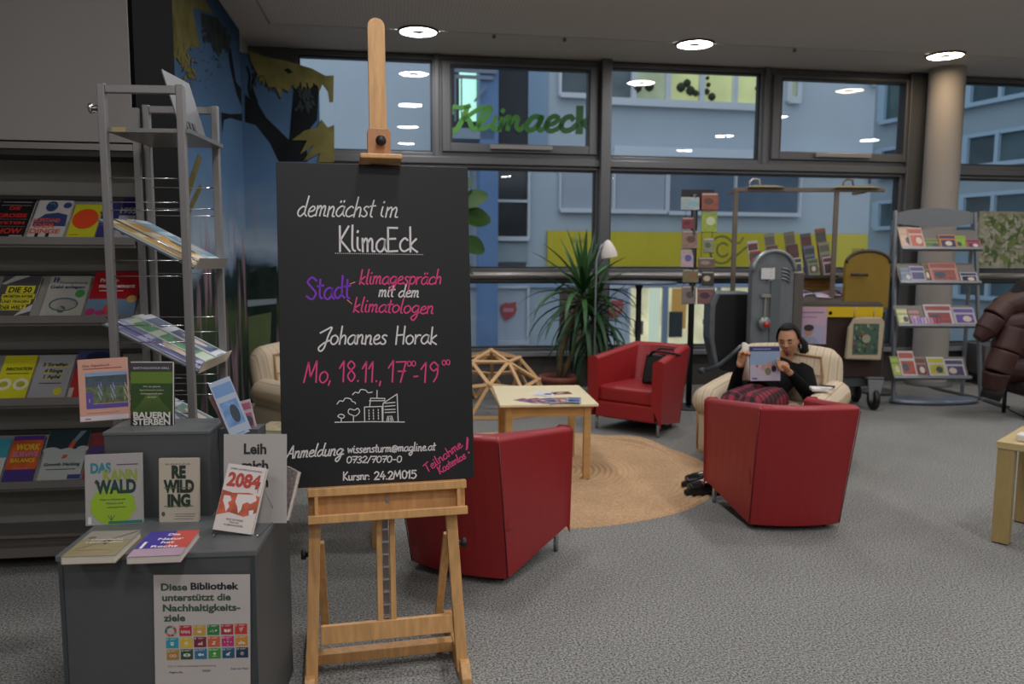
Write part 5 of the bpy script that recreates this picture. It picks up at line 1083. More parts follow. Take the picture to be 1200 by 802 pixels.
def hand(_m, WM, fingers, thumb):              # local: z along the hand, x towards the thumb side, -y palm
    _m.tube([(0, 0, -.02), (0, 0, .02), (.002, 0, .055), (.002, 0, .085)], [.025, .033, .040, .036], 14, M=WM, flat=.42)
    for k, (x, L_, r_) in enumerate(((.027, .072, .0088), (.009, .080, .0090), (-.010, .074, .0086), (-.027, .058, .0078))):
        a = 0; p = V(x, 0, .078); pts = [V(x * .9, 0, .05), p]; c1, c2, c3 = fingers[k]
        for seg, cu in ((.45, c1), (.30, c2), (.25, c3)): a += cu; p = p + V(x * .12, -math.sin(a), math.cos(a)) * L_ * seg; pts.append(p)
        _m.tube(pts, [r_ * 1.1, r_ * 1.1, r_, r_ * .95, r_ * .7], 10, M=WM)
    _m.tube([V(.020, -.006, .015), V(.040, -.012, .040)] + [V(*q) for q in thumb], [.015, .0125, .0105, .0075], 10, M=WM)
def frame(o, z, mx_):                          # o origin, z hand direction, mx_ rough thumb direction
    z = z.normalized(); x = (mx_ - z * mx_.dot(z)).normalized(); y = z.cross(x)
    m = Matrix((x, y, z)).transposed().to_4x4(); m.translation = o; return m
# her left hand (viewer's right): fingers spread over the cover, pointing to the viewer's left
H2 = frame(W2, V(-.80, -.16, .50), V(.15, .55, .9))
hand(body, WT @ H2, ((.25, .35, .25), (.2, .35, .25), (.2, .4, .3), (.25, .4, .3)), ((.052, .010, .060), (.048, .022, .082)))
# her right hand grips the left edge of the open book
H1 = frame(W1, V(.12, -.12, .95), V(.75, .6, .0))
hand(body, WT @ H1, ((.9, 1.0, .6), (.85, 1.0, .6), (.8, 1.0, .6), (.8, 1.0, .6)), ((.050, -.020, .062), (.046, -.030, .084)))
# legs
HL, HR_ = V(2.05, 6.12, .49), V(1.90, 6.22, .49)
K1, K2 = V(1.635, 5.83, .535), V(1.735, 5.71, .54)
A1, A2 = V(1.41, 5.42, .10), V(1.385, 5.26, .10)
for h_, k_, a_ in ((HR_, K1, A1), (HL, K2, A2)):
    body.tube([h_, (h_ + k_) / 2, k_, k_ * .6 + a_ * .4, a_], [.085, .075, .055, .050, .035], 16, M=WT)
    body.tube([a_, a_ + V(-.03, -.01, -.045), a_ + V(-.10, -.02, -.055)], [.030, .028, .020], 12, M=WT)
remesh(body, .0042, 'body', skin, wom, 3)
HL_ = WI @ HEAD
for sx in (-1, 1):
    MB().tube([head_shape(0, 0) and (sx * .018, -.083, .003), (sx * .030, -.083, -.001), (sx * .043, -.076, .004)], .0034, 6).build('eyelashes', black, wom, HL_)
    MB().tube([(sx * .014, -.093, .024), (sx * .030, -.092, .030), (sx * .046, -.078, .024)], [.0022, .0046, .0022], 6).build('eyebrow', hairm, wom, HL_)
MB().tube([(-.021, -.092, -.053), (-.010, -.101, -.050), (0, -.102, -.051), (.010, -.101, -.050), (.021, -.092, -.053)], [.0015, .004, .004, .004, .0015], 8).tube([(-.018, -.092, -.056), (0, -.101, -.060), (.018, -.092, -.056)], [.0015, .005, .0015], 8).build('lips', mat('#8c4a42', .45), wom, HL_)
# hair: cap pulled back with a low ponytail
hm = MB(); vs = []; nh = 40
for j in range(21):
    ph = -math.pi / 2 * .55 + (math.pi / 2 * 1.55) * j / 20
    for i in range(nh):
        th = 2 * math.pi * i / nh; X, Y, Z = (math.sin(th) * math.cos(ph) * .080, -math.cos(th) * math.cos(ph) * (.088 if math.cos(th) > 0 else .108), math.sin(ph) * .119)
        vs.append((X, Y + .002, Z + .002))
fs = []
for j in range(20):
    for i in range(nh):
        q = (j * nh + i, j * nh + (i + 1) % nh, (j + 1) * nh + (i + 1) % nh, (j + 1) * nh + i); c = [sum(vs[k][a] for k in q) / 4 for a in (0, 1, 2)]
        line = .058 + .0 * c[0]                # hairline: forehead free, sides behind the ears
        if c[1] < 0 and c[2] < .088 + (-c[1]) * .12 and not (c[1] > -.022 and c[2] > .012): continue
        if c[1] >= 0 and c[2] < .0 - c[1] * .75: continue
        fs.append(q)
hm.add(vs, fs, smooth=True); ho = hm.build('hair', hairm, wom, HL_); sd = ho.modifiers.new('t', 'SOLIDIFY'); sd.thickness = .010; sd.offset = 1
MB().tube([(.02, .085, -.015), (.045, .115, -.035), (.075, .115, -.075), (.085, .09, -.115), (.075, .06, -.135)], [.028, .036, .040, .034, .015], 14).build('ponytail', hairm, wom, HL_)
MB().tube([(.083 + .010 * math.sin(a) * 0, .012 + .013 * math.sin(a), -.052 + .018 * math.cos(a)) for a in [i * math.pi / 6 for i in range(13)]], .0024, 6).build('earring', chrome, wom, HL_)
# clothes
knit = mat('#0b0b0c', .9, spec=.15, name='black_knit')
sw = MB()
sw.tube([V(1.95, 6.16, .525), V(2.0, 6.21, .57), V(2.07, 6.28, .61), V(2.14, 6.35, .655), V(2.19, 6.42, .69), V(2.21, 6.46, .72)], [.140, .152, .150, .150, .125, .070], 22, M=WT)
sw.tube([S1 + V(-.02, 0, -.03), CHEST + V(0, 0, .025), S2 + V(.02, 0, -.03)], [.075, .11, .08], 16, M=WT)
for S, E_, W_ in ((S1, E1, W1), (S2, E2, W2)):
    f_ = E_ + (W_ - E_) * .93
    sw.tube([S + (NB - S) * .25, S, (S + E_) / 2, E_, (E_ + f_) / 2, f_], [.075, .076, .070, .060, .050, .034], 16, M=WT)
remesh(sw, .007, 'top', knit, wom, 5)
plaid = bpy.data.materials.new('red_plaid'); plaid.use_nodes = True
nt, b = nodes_of(plaid); b.inputs['Roughness'].default_value = .9
tc = nt.nodes.new('ShaderNodeTexCoord'); mp = nt.nodes.new('ShaderNodeMapping'); mp.inputs['Rotation'].default_value = (0, 0, .60); sp_n = nt.nodes.new('ShaderNodeSeparateXYZ')
nt.links.new(tc.outputs['Object'], mp.inputs[0]); nt.links.new(mp.outputs[0], sp_n.inputs[0]); outs = []
for ax, fq in (('X', 15.0), ('Y', 13.0)):
    a = nt.nodes.new('ShaderNodeMath'); a.operation = 'MULTIPLY'; a.inputs[1].default_value = fq; fr_ = nt.nodes.new('ShaderNodeMath'); fr_.operation = 'FRACT'; gt = nt.nodes.new('ShaderNodeMath'); gt.operation = 'GREATER_THAN'; gt.inputs[1].default_value = .52
    nt.links.new(sp_n.outputs[ax], a.inputs[0]); nt.links.new(a.outputs[0], fr_.inputs[0]); nt.links.new(fr_.outputs[0], gt.inputs[0]); outs.append(gt)
ad = nt.nodes.new('ShaderNodeMath'); nt.links.new(outs[0].outputs[0], ad.inputs[0]); nt.links.new(outs[1].outputs[0], ad.inputs[1]); hf2 = nt.nodes.new('ShaderNodeMath'); hf2.operation = 'MULTIPLY'; hf2.inputs[1].default_value = .5; nt.links.new(ad.outputs[0], hf2.inputs[0])
rp = nt.nodes.new('ShaderNodeValToRGB'); rp.color_ramp.interpolation = 'CONSTANT'; rp.color_ramp.elements[0].color = lin('#8e2638'); rp.color_ramp.elements[1].position = .75; rp.color_ramp.elements[1].color = lin('#17121a'); e = rp.color_ramp.elements.new(.25); e.color = lin('#4e1a28')
nt.links.new(hf2.outputs[0], rp.inputs[0]); nt.links.new(rp.outputs[0], b.inputs['Base Color'])
tr_ = MB(); tr_.tube([V(1.87, 6.16, .50), V(1.955, 6.17, .515), V(2.06, 6.13, .50)], [.11, .135, .11], 18, M=WT)
for h_, k_, a_ in ((HR_, K1, A1), (HL, K2, A2)):
    tr_.tube([h_, (h_ + k_) / 2, k_, k_ * .6 + a_ * .4, a_ + V(0, 0, .03)], [.115, .104, .085, .070, .062], 18, M=WT)
remesh(tr_, .008, 'trousers', plaid, wom, 4)
boot = mat('#0c0c0e', .22, name='black_boot_leather'); sole = mat('#141414', .7)
for a_, yaw in ((A1, .10), (A2, .22)):
    bm2 = MB(); L0_ = a_ + V(0, 0, 0); d_ = V(-math.cos(yaw), -math.sin(yaw), 0)
    bm2.tube([a_ + V(.005, 0, .06), a_ + V(0, 0, .0), a_ + V(0, 0, -.04)], [.058, .056, .054], 14, M=WT)
    p0 = V(a_.x + .035, a_.y, .055); bm2.tube([p0, p0 + d_ * .07 + V(0, 0, .012), p0 + d_ * .15, p0 + d_ * .235 + V(0, 0, -.004)], [.048, .056, .056, .038], 16, M=WT, flat=1.0)
    o = remesh(bm2, .007, 'boot', boot, wom, 4)
    sm = MB(); P = [(-.04, .0), (-.035, -.036), (.06, -.034), (.15, -.046), (.22, -.040), (.262, -.012), (.262, .012), (.22, .040), (.15, .046), (.06, .034), (-.035, .036)]
    sm.add([(x, y, z) for z in (.012, .042) for x, y in P], [tuple(range(len(P)))[::-1], tuple(range(len(P), 2 * len(P)))] + [(i, (i + 1) % len(P), len(P) + (i + 1) % len(P), len(P) + i) for i in range(len(P))], M=WT @ T(p0.x, p0.y, 0) @ RZ(math.pi + yaw))
    sm.build('sole', sole, wom)
# the book she holds
hb = T(1.905, 5.925, .675) @ RZ(.10) @ RX(-.14)
t = thing('open_book', 'open paperback with blue top band held up by the reading woman', 'book', hb)
MB().bb(-.115, .120, 0, .002, 0, .262).build('cover', mat('#8c93a8', .4), t)
MB().prism([(-.113, .0), (.116, .0), (.116, .004), (-.113, .004)], 0, 0.001).bb(-.112, .117, .002, .012, .002, .262).build('pages', pagem, t)
m = MB(); m.rect(-.115, .222, .120, .256, 0); m.rect(-.115, .120, .120, .222, 1); m.rect(-.115, .0, .120, .120, 2)
m.ell(.07, .09, .020, .026, 3).ell(.025, .07, .024, .03, 4).ell(-.06, .11, .010, .012, 5).ell(-.01, .10, .02, .025, 6).ell(.04, .12, .035, .02, 6); m.rect(-.10, .012, -.06, .022, 0, -.0008)
m.rect(-.09, .236, .05, .241, 2, -.0008); m.build('cover_print', [mat('#2c2560', .4), mat('#7f95ae', .4), mat('#a79fae', .4), mat('#2a1e30', .5), mat('#6d6a4c', .5), mat('#a04a5a', .5), mat('#a88078', .5)], t)
# leaf block curling to the left and away
vs = []; N = 9
for k in range(N):
    a = k / (N - 1); x = -.112 - .012 * math.sin(a * 1.9); y = .010 + .09 * a
    for z in (.004, .262 + .030 * math.sin(a * 2.4)): vs.append((x, y, z))
m = MB().add(vs, [(2 * k, 2 * k + 2, 2 * k + 3, 2 * k + 1) for k in range(N - 1)], smooth=True); o = m.build('turned_pages', pagem, t); sd = o.modifiers.new('t', 'SOLIDIFY'); sd.thickness = .012
# ================================================================== YUCCA
pp = aty(655, 450, 8.95)
YM = T(pp.x, 8.95, 0)
yt = thing('potted_yucca', 'tall yucca with long drooping green leaves in a terracotta pot by the window', 'plant', YM)
terra = mat('#8a4a3c', .75, noise=.08, nscale=8, name='terracotta')
MB().lathe([(0, 0), (.14, 0), (.16, .02), (.20, .19), (.225, .20), (.23, .25), (.20, .25), (.19, .21), (0, .21)], 32).build('pot', terra, yt)
MB().lathe([(0, .225), (.19, .215)], 20).build('soil', mat('#2c211a', .95, noise=.3, nscale=30), yt)
bark = mat('#6d5c40', .9, noise=.3, nscale=15, bump=.6, name='yucca_bark')
CR = [V(.26, .0, 1.15), V(.38, .05, .84)]
MB().tube([V(.0, 0, .2), V(.02, 0, .5), V(.12, 0, .85), CR[0]], [.035, .028, .026, .024], 10).build('trunk', bark, yt); MB().tube([V(.03, .02, .2), V(.15, .04, .5), CR[1]], [.04, .03, .025], 10).build('trunk', bark, yt)
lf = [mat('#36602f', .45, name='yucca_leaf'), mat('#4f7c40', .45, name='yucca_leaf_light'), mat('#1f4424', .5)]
rnd = random.Random(11)
def blade(L_, droop, w_=.038, n=8):
    m = MB(); vs = []; x = z = 0.0; a = 0
    for k in range(n + 1):
        u = k / n; ww = w_ * (math.sin(min(1, u * 2.2) * math.pi / 2) * (1 - u) ** .55 + .12 * (1 - u)) ; 
        vs += [(x - 0, -ww, z + ww * .3), (x, 0, z - ww * .15), (x, ww, z + ww * .3)]
        a = droop * u ** 1.3; x += L_ / n * math.cos(a); z -= L_ / n * math.sin(a)
    fs = [(3 * k + i, 3 * k + i + 1, 3 * k + i + 4, 3 * k + i + 3) for k in range(n) for i in (0, 1)]
    m.add(vs, fs, smooth=True); return m
variants = []
for k in range(6):
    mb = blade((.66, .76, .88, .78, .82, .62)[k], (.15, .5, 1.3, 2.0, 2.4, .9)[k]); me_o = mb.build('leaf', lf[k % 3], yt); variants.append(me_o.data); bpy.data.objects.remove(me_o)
k = 0
for ci, (c, N_) in enumerate(((CR[0], 70), (CR[1], 56))):
    for i in range(N_):
        u = i / N_; el = R(82) - u * R(138) + rnd.uniform(-.12, .12); az = i * 2.399 + ci
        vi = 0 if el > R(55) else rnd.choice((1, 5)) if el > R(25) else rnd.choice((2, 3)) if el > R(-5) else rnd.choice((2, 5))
        o = bpy.data.objects.new('leaf', variants[vi]); COL.objects.link(o); o.parent = yt
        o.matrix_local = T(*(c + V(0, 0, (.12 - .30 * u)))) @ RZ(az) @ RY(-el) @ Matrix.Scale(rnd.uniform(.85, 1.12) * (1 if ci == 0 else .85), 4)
# ================================================================== LAMP BESIDE THE YUCCA
lp = aty(712, 291, 8.6); t = thing('floor_lamp', 'thin silver floor lamp with a small white shade beside the yucca', 'lamp', T(lp.x - .06, 8.6, 0))
MB().lathe([(0, 0), (.13, 0), (.13, .015), (.02, .025), (0, .03)], 24).build('base', chrome, t)
MB().tube([(-.06, 0, .02), (-.06, 0, 1.2), (-.055, 0, lp.z - .12), (-.01, 0, lp.z + .02), (.04, 0, lp.z + .07)], .010, 10).build('pole', mat('#b8bcc0', .3, .8), t)
MB().lathe([(.085, -.10), (.086, -.06), (.072, -.01), (.045, .05), (.018, .085), (0, .09)], 24, M=T(.07, 0, lp.z + .0) @ RY(R(-8))).build('shade', mat('#d9d4cc', .5), t)
MB().lathe([(0, -.098), (.082, -.098)], 20, M=T(.07, 0, lp.z) @ RY(R(-8))).build('shade_inside', mat('#7a5a50', .6), t)
# ================================================================== BISTRO TABLE, POSTCARD STAND
bt = aty(749, 330, 8.7); t = thing('bistro_table', 'tall round bistro table with a thin black column by the window', 'table', T(bt.x, 8.7, 0))
MB().lathe([(0, bt.z), (.40, bt.z), (.41, bt.z - .012), (.40, bt.z - .028), (.06, bt.z - .03), (0, bt.z - .03)], 40).build('tabletop', mat('#5c6470', .25), t)
MB().lathe([(.05, bt.z - .03), (.03, bt.z - .09), (.03, .05), (.06, .03), (.22, .015), (.22, 0), (0, 0)], 20).build('column', black, t)
pcs = aty(812, 300, 8.37); PCM = T(pcs.x, 8.37, 0); t = thing('postcard_stand', 'narrow black postcard stand with wire pockets left of the grey metal door', 'stand', PCM)
zt_ = aty(812, 222, 8.37).z
MB().tube([(0, 0, 0), (0, 0, zt_ - .05)], .032, 12).build('pole', black, t); MB().lathe([(0, 0), (.2, 0), (.2, .015), (.03, .03)], 24).build('base', black, t)
zz0 = aty(812, 246, 8.37).z; MB().bb(-.13, .21, .03, .045, zz0, zt_).build('header', mat('#26262a', .6), t)
wires = MB()
for x in (-.09, .03, .08, .19):
    wires.tube([(x, -.02, aty(812, 355, 8.37).z), (x, -.02, zz0 + .05)], .003, 6)
wires.build('wire_frame', black, t, kind='stuff')
cards = [((798, 231, 820, 246), '#9aa8a8', '#7fa8b4', 'pale card with a turquoise top at the upper left of the postcard stand'), ((822, 226, 842, 246), '#8a4a34', '#5c3a30', 'rust red card at the upper right of the postcard stand'),
 ((822, 246, 841, 272), '#8da03c', '#b8c0a0', 'large green landscape card on the right of the postcard stand'), ((799, 255, 813, 268), '#7c2c34', '#5a2028', 'dark red card on the left of the postcard stand'),
 ((799, 270, 818, 291), '#8a6f62', '#5c4038', 'brown patterned card left of the postcard stand pole'), ((824, 279, 837, 296), '#7f8468', '#565c48', 'narrow grey green card on the right of the postcard stand'),
 ((798, 292, 813, 313), '#b09aa0', '#5a5690', 'pale pink card with a blue blot on the left of the postcard stand'), ((818, 302, 838, 314), '#6c5648', '#8c8478', 'wide brown card on the right of the postcard stand'),
 ((800, 316, 819, 331), '#6f6a4a', '#8a5a3c', 'olive card low on the left of the postcard stand'), ((822, 318, 837, 335), '#34302c', '#b4a890', 'black card with white dots low on the right of the postcard stand'),
 ((799, 335, 816, 356), '#7a6f6c', '#4c4848', 'grey patterned card at the lower left of the postcard stand'), ((817, 337, 838, 356), '#7c5558', '#4a3038', 'dusky pink card at the lower right of the postcard stand')]
for i, ((x0, y0, x1, y1), c0, c1, lb) in enumerate(cards):
    a = aty(x0, y1, 8.33); b_ = aty(x1, y0, 8.33); w_ = b_.x - a.x; h_ = b_.z - a.z
    c = thing('postcard', lb, 'card', T((a.x + b_.x) / 2, 8.33 - .006 * (i % 2), a.z) @ RX(-.08), 'cards in the postcard stand')
    MB().bb(-w_ / 2, w_ / 2, 0, .012, 0, h_).build('card_stack', mat(c0, .5, noise=.2, nscale=25), c)
    m = MB(); m.ell(w_ * .08 * (-1) ** i, h_ * .5, w_ * .30, h_ * .2, 0, -.001, 9); m.rect(-w_ * .45, h_ * .88, w_ * .45, h_ * .96, 1); m.build('print', [mat(c1, .5), mat('#b8b4a8', .5)], c)
    MB().tube([(-w_ / 2, .0, 0), (-w_ / 2, -.014, 0), (w_ / 2, -.014, 0), (w_ / 2, 0, 0)], .0025, 5).build('pocket_wire', black, t, PCM.inverted() @ c.matrix_world @ T(0, 0, -.004))
# ================================================================== WOODEN DOME
dm = T(-.22, 8.25, .0); t = thing('wooden_dome', 'geodesic dome model of pale wooden struts on the floor by the yucca', 'model', dm)
import bmesh
bmx = bmesh.new(); bmesh.ops.create_icosphere(bmx, subdivisions=2, radius=.60); bmesh.ops.rotate(bmx, verts=bmx.verts, cent=(0, 0, 0), matrix=Matrix.Rotation(R(18), 3, 'Z') @ Matrix.Rotation(R(0), 3, 'X'))
strut = mat('#c9a272', .6, 0, .08, 9, name='dome_strut')
for e in bmx.edges:
    a, b_ = e.verts[0].co.copy(), e.verts[1].co.copy()
    if min(a.z, b_.z) < -.05 or (abs(a.z) < .02 and abs(b_.z) < .02 and a.y > .3): continue
    a.z += .02; b_.z += .02; MB().bar(a, b_, .034, .022, up=tuple((a + b_) / 2)).build('strut', strut, t)
for v_ in bmx.verts:
    if v_.co.z < -.05: continue
    MB().lathe([(0, -.02), (.024, -.018), (.024, .018), (0, .02)], 8, M=T(v_.co.x, v_.co.y, v_.co.z + .02)).build('joint', strut, t)
bmx.free()
# ================================================================== RUBBER PLANT BEHIND THE CHALKBOARD
rpos = aty(540, 300, 8.9); t = thing('fiddle_leaf_plant', 'tall plant with rounded green leaves peeking out right of the chalkboard', 'plant', T(rpos.x, 8.9, 0))
MB().lathe([(0, 0), (.15, 0), (.19, .28), (.17, .28), (.16, .25), (0, .25)], 24).build('pot', mat('#5a5652', .6), t)
MB().tube([(0, 0, .25), (.02, 0, 1.0), (-.02, 0, 1.6), (.0, 0, 2.3)], [.02, .017, .014, .008], 8).build('stem', bark, t)
def round_leaf(w_, l_):
    m = MB(); vs = []; n = 7
    for k in range(n + 1):
        u = k / n; ww = w_ / 2 * math.sin(math.pi * min(.97, u * .92 + .06)) ** .6; z = -.10 * l_ * (u * 1.3) ** 2
        vs += [(u * l_, -ww, z + ww * .22), (u * l_, 0, z), (u * l_, ww, z + ww * .22)]
    return m.add(vs, [(3 * k + i, 3 * k + i + 1, 3 * k + i + 4, 3 * k + i + 3) for k in range(n) for i in (0, 1)], smooth=True)
rl = round_leaf(.24, .30).build('leaf', mat('#2c4c18', .55, spec=.2, name='round_leaf'), t); rld = rl.data; bpy.data.objects.remove(rl)
for z, az, el, s_ in ((2.15, -10, 25, 1), (2.02, 8, 0, 1.05), (1.78, -5, -25, .9), (2.3, 20, 60, .55), (2.1, 160, 10, 1), (1.9, 100, 0, 1), (1.85, 220, -5, 1), (1.65, 170, -15, 1), (1.5, 60, -10, .9), (1.4, 250, -10, 1), (2.2, 250, 30, .8), (1.55, 130, -10, 1)):
    o = bpy.data.objects.new('leaf', rld); COL.objects.link(o); o.parent = t; o.matrix_local = T(0, 0, z) @ RZ(R(az)) @ RY(R(-el)) @ RX(R(62)) @ T(.02, 0, 0) @ Matrix.Scale(s_, 4)
# ================================================================== WINDOW LETTERING
WL = FM @ T(0, -.07, 0); a = onp(WL, 530, 154); b_ = onp(WL, 692, 151); xh = (onp(WL, 640, 137)[1] - onp(WL, 640, 153)[1]); S_ = b_[0] - a[0]
t = thing('window_lettering', 'green script letters reading Klimaeck in the upper window', 'lettering', WL)
def kp(px, py): return onp(WL, px, py)
grn = [mat('#4c8a38', .5), mat('#4a8638', .5), mat('#478236', .5), mat('#3f7a32', .5), mat('#36702e', .5), mat('#2c6228', .5), mat('#285a26', .5), mat('#245424', .5)]
def wletter(i, name, *lines_):
    m = MB()
    for l, wd in lines_:
        P = smooth_line([kp(510 + x / 5.714, 60 + y / 5.714) for x, y in l], 6); n = len(P)
        for yy in (0, .02): m.stroke(P, wd, yy)
        for k in range(n - 1):
            d_ = Vector((P[k + 1][0] - P[k][0], P[k + 1][1] - P[k][1]))
            if d_.length < 1e-6: continue
            d_.normalize(); nx = (-d_.y * wd / 2, d_.x * wd / 2)
            for s_ in (-1, 1):
                q = [(P[k][0] + nx[0] * s_, P[k][1] + nx[1] * s_), (P[k + 1][0] + nx[0] * s_, P[k + 1][1] + nx[1] * s_)]
                m.add([(q[0][0], 0, q[0][1]), (q[1][0], 0, q[1][1]), (q[1][0], .02, q[1][1]), (q[0][0], .02, q[0][1])], [(0, 1, 2, 3)])
    m.build('letter', grn[i], t)
wletter(0, 'K', ([(112, 415), (108, 385), (130, 372), (165, 378), (210, 372), (230, 365)], .050), ([(215, 378), (190, 440), (160, 500), (130, 535), (100, 520)], .060), ([(320, 375), (270, 400), (190, 455)], .050), ([(190, 450), (225, 460), (250, 515), (290, 520)], .058))
wletter(1, 'l', ([(285, 500), (330, 460), (372, 395), (365, 375), (340, 385), (300, 450), (295, 505), (330, 520), (365, 490)], .050))
wletter(2, 'i', ([(410, 440), (390, 490), (392, 520), (425, 515), (450, 480)], .052), ([(450, 395), (458, 402)], .05))
wletter(3, 'm', ([(450, 450), (430, 530)], .05), ([(440, 500), (480, 445), (500, 450), (485, 525)], .05), ([(495, 490), (535, 442), (555, 452), (545, 500), (565, 528), (595, 500)], .05))
wletter(4, 'a', ([(715, 445), (660, 440), (615, 490), (620, 525), (660, 522), (700, 480), (715, 445)], .060), ([(712, 440), (690, 500), (705, 530), (735, 510), (755, 480)], .055))
wletter(5, 'e', ([(740, 500), (800, 480), (825, 450), (800, 435), (760, 460), (745, 510), (775, 535), (825, 515), (845, 490)], .056))
wletter(6, 'c', ([(925, 455), (905, 438), (865, 455), (845, 500), (865, 530), (910, 525), (945, 495)], .062))
wletter(7, 'k', ([(970, 380), (966, 540)], .085), ([(1040, 440), (985, 485)], .062), ([(985, 480), (1015, 500), (1040, 532)], .070))
# ================================================================== YELLOW DISPLAY CART
CP = T(0, 8.30, 0); galv = mat('#6b7174', .45, .35, .18, 5, name='galvanised_steel'); yel = mat('#7f6412', .55, noise=.08, nscale=5, name='yellow_paint'); yel2 = mat('#c9a800', .5, name='bright_yellow_paint'); brn = mat('#2a160e', .7, name='dark_brown')
def cp(px, py): return onp(CP, px, py)
t = thing('display_cart', 'old yellow and grey metal cart used as brochure display behind the woman', 'cart', CP)
x0, z1 = cp(905, 356); x1, z2 = cp(1034, 372)
MB().add([(x0, 0, z1), (x1, 0, z1), (x1, .55, z1 + .13), (x0, .55, z1 + .13), (x0, 0, z1 - .03), (x1, 0, z1 - .03), (x1, .55, z1 + .10), (x0, .55, z1 + .10)], [(0, 1, 2, 3), (4, 7, 6, 5), (0, 4, 5, 1), (1, 5, 6, 2), (2, 6, 7, 3), (3, 7, 4, 0)]).build('desk_top', mat('#4c4640', .5), t)
MB().bb(x0, x1, -.004, .02, z2, z1 - .03).build('front_band', yel2, t)
MB().bb(x0, x1 + .03, .02, .50, .35, z2 + .05).build('cabinet_body', brn, t)
MB().lathe([(0, 0), (.018, 0), (.018, .004)], 12, M=T(cp(973, 367)[0], -.004, cp(973, 367)[1]) @ RX(R(90))).build('hole_plug', black, t)
zs = cp(950, 327)[1]; zs0 = cp(950, 346)[1]
xa_, xb_ = cp(905, 330)[0], cp(1000, 330)[0]
MB().bb(xa_, xb_, .50, .53, z1 + .04, zs).build('back_board', yel, t); MB().bb(xa_, xb_, .38, .53, zs, zs + .03).build('brochure_ledge', mat('#3a3632', .5), t); MB().bb(xa_, xb_, .49, .50, zs - .10, zs - .06).build('back_strip', mat('#7a4a1c', .6), t)
fm_ = mat('#6e6357', .5, .3, .1, 8, name='brown_metal_tube')
xl, zl_ = cp(869, 222); xr_, _ = cp(990, 222); xe, ze = cp(1047, 222)
MB().bar((xl, .2, z1), (xl, .2, zl_), .045, .03).build('frame_post', fm_, t); MB().bar((xr_, .2, z1), (xr_, .2, zl_), .045, .03).build('frame_post', fm_, t)
MB().bar((xl - .02, .2, zl_ + .01), (xe, .2, ze + .01), .035, .045, up=(0, 0, 1)).build('frame_rail', fm_, t, bevel=.006)
MB().bar((xl, .2, zl_), (xl, .5, zl_), .03, .03).build('frame_brace', fm_, t); MB().bar((xe - .2, .2, zl_), (xe - .2, .5, zl_), .03, .03).build('frame_brace', fm_, t)
for pxa, pxb in ((882, 925), (985, 1040)): a = cp(pxa, 219); b_ = cp(pxb, 219); MB().prism([(a[0], zl_ + .035), (b_[0], zl_ + .035), (b_[0] - .1, zl_ + .055), (a[0] + .05, zl_ + .055)], .12, .3).build('roof_plate', mat('#a89a74', .6), t)
for px in (892, 1004): a = cp(px, 214); MB().tube([(a[0] - .06, .2, zl_ + .03), (a[0] - .055, .2, zl_ + .10), (a[0] - .02, .2, zl_ + .125), (a[0] + .04, .2, zl_ + .12), (a[0] + .055, .2, zl_ + .03)], .011, 8).build('handle', mat('#b0aca4', .4, .5) if px < 900 else fm_, t)
# arched yellow end
xc = cp(1021, 330)[0]; hw = (cp(1047, 330)[0] - cp(995, 330)[0]) / 2; zt2 = cp(1021, 294)[1]; P = [(-hw, 1.08), (hw, 1.08), (hw, zt2 - hw * .55)] + [(hw * math.cos(R(a)), zt2 - hw * .55 + hw * .55 * math.sin(R(a))) for a in range(15, 166, 15)] + [(-hw, zt2 - hw * .55)]
MB().prism(P, -.03, .03, M=T(xc, .12, 0)).build('end_panel', yel, t); MB().tube([(x * 1.01, 0, z) for x, z in P[2:]], .016, 8, M=T(xc, .09, 0)).build('end_rim', mat('#4a4036', .5, .4), t)
a = cp(1003, 322); MB().tube([(a[0] - .03, .05, a[1]), (a[0] + .14, .03, a[1] - .005)], .014, 8).build('bolt', mat('#3a3836', .4, .6), t)
# grey arched door standing open on the left, louvres, latch and red knob
DMx = CP @ T(cp(890, 400)[0], -.30, 0) @ RZ(.25)
dl, dtop = -.22, None; hw = .235; zc = cp(890, 292)[1] - .02; P = [(-hw, .30), (hw, .30), (hw, zc - .20)] + [(hw * math.cos(R(a)), zc - .20 + .20 * math.sin(R(a))) for a in range(12, 169, 12)] + [(-hw, zc - .20)]
di = CP.inverted() @ DMx
MB().prism(P, -.04, .04, M=di).build('door_panel', galv, t, bevel=.01)
MB().tube([(x, -.05, z) for x, z in P[2:]], .020, 8, M=di).build('door_rim', mat('#8b9092', .35, .5), t)
MB().bb(hw + .01, hw + .12, -.03, .10, .32, zc - .22, M=di).build('door_side', mat('#5a5450', .5, .3), t, bevel=.006)
for i in range(4):
    for sx in (-1, 1): MB().tube([(sx * .04 + .05, -.045, zc - .17 - .035 * i), (sx * .09 + .05, -.055, zc - .18 - .035 * i), (sx * .13 + .05, -.045, zc - .21 - .035 * i)], .008, 6, M=di).build('louvre', mat('#8b9092', .35, .5), t)
MB().bb(-.03, .08, -.052, -.04, .5, zc - .28, M=di).build('door_rib', mat('#5d6366', .45, .3), t)
MB().bb(-.15, .0, -.060, -.052, zc - .28, zc - .17, M=di).build('blank_label', mat('#c4c4c2', .5), t)
MB().lathe([(0, .0), (.05, 0), (.07, .03), (.065, .05), (0, .05)], 20, M=di @ T(-.10, -.04, zc - .72) @ RX(R(90))).build('lock_plate', mat('#7c8482', .35, .5), t)
MB().lathe([(0, .0), (.028, 0), (.03, .03), (0, .035)], 14, M=di @ T(-.10, -.09, zc - .73) @ RX(R(90))).build('red_knob', mat('#b02a28', .4), t, label='red round knob')
MB().bb(-.14, -.04, -.07, -.04, zc - .46, zc - .43, M=di).bb(-.10, -.085, -.06, -.04, zc - .65, zc - .46, M=di).build('latch', mat('#9a9690', .4, .5), t)
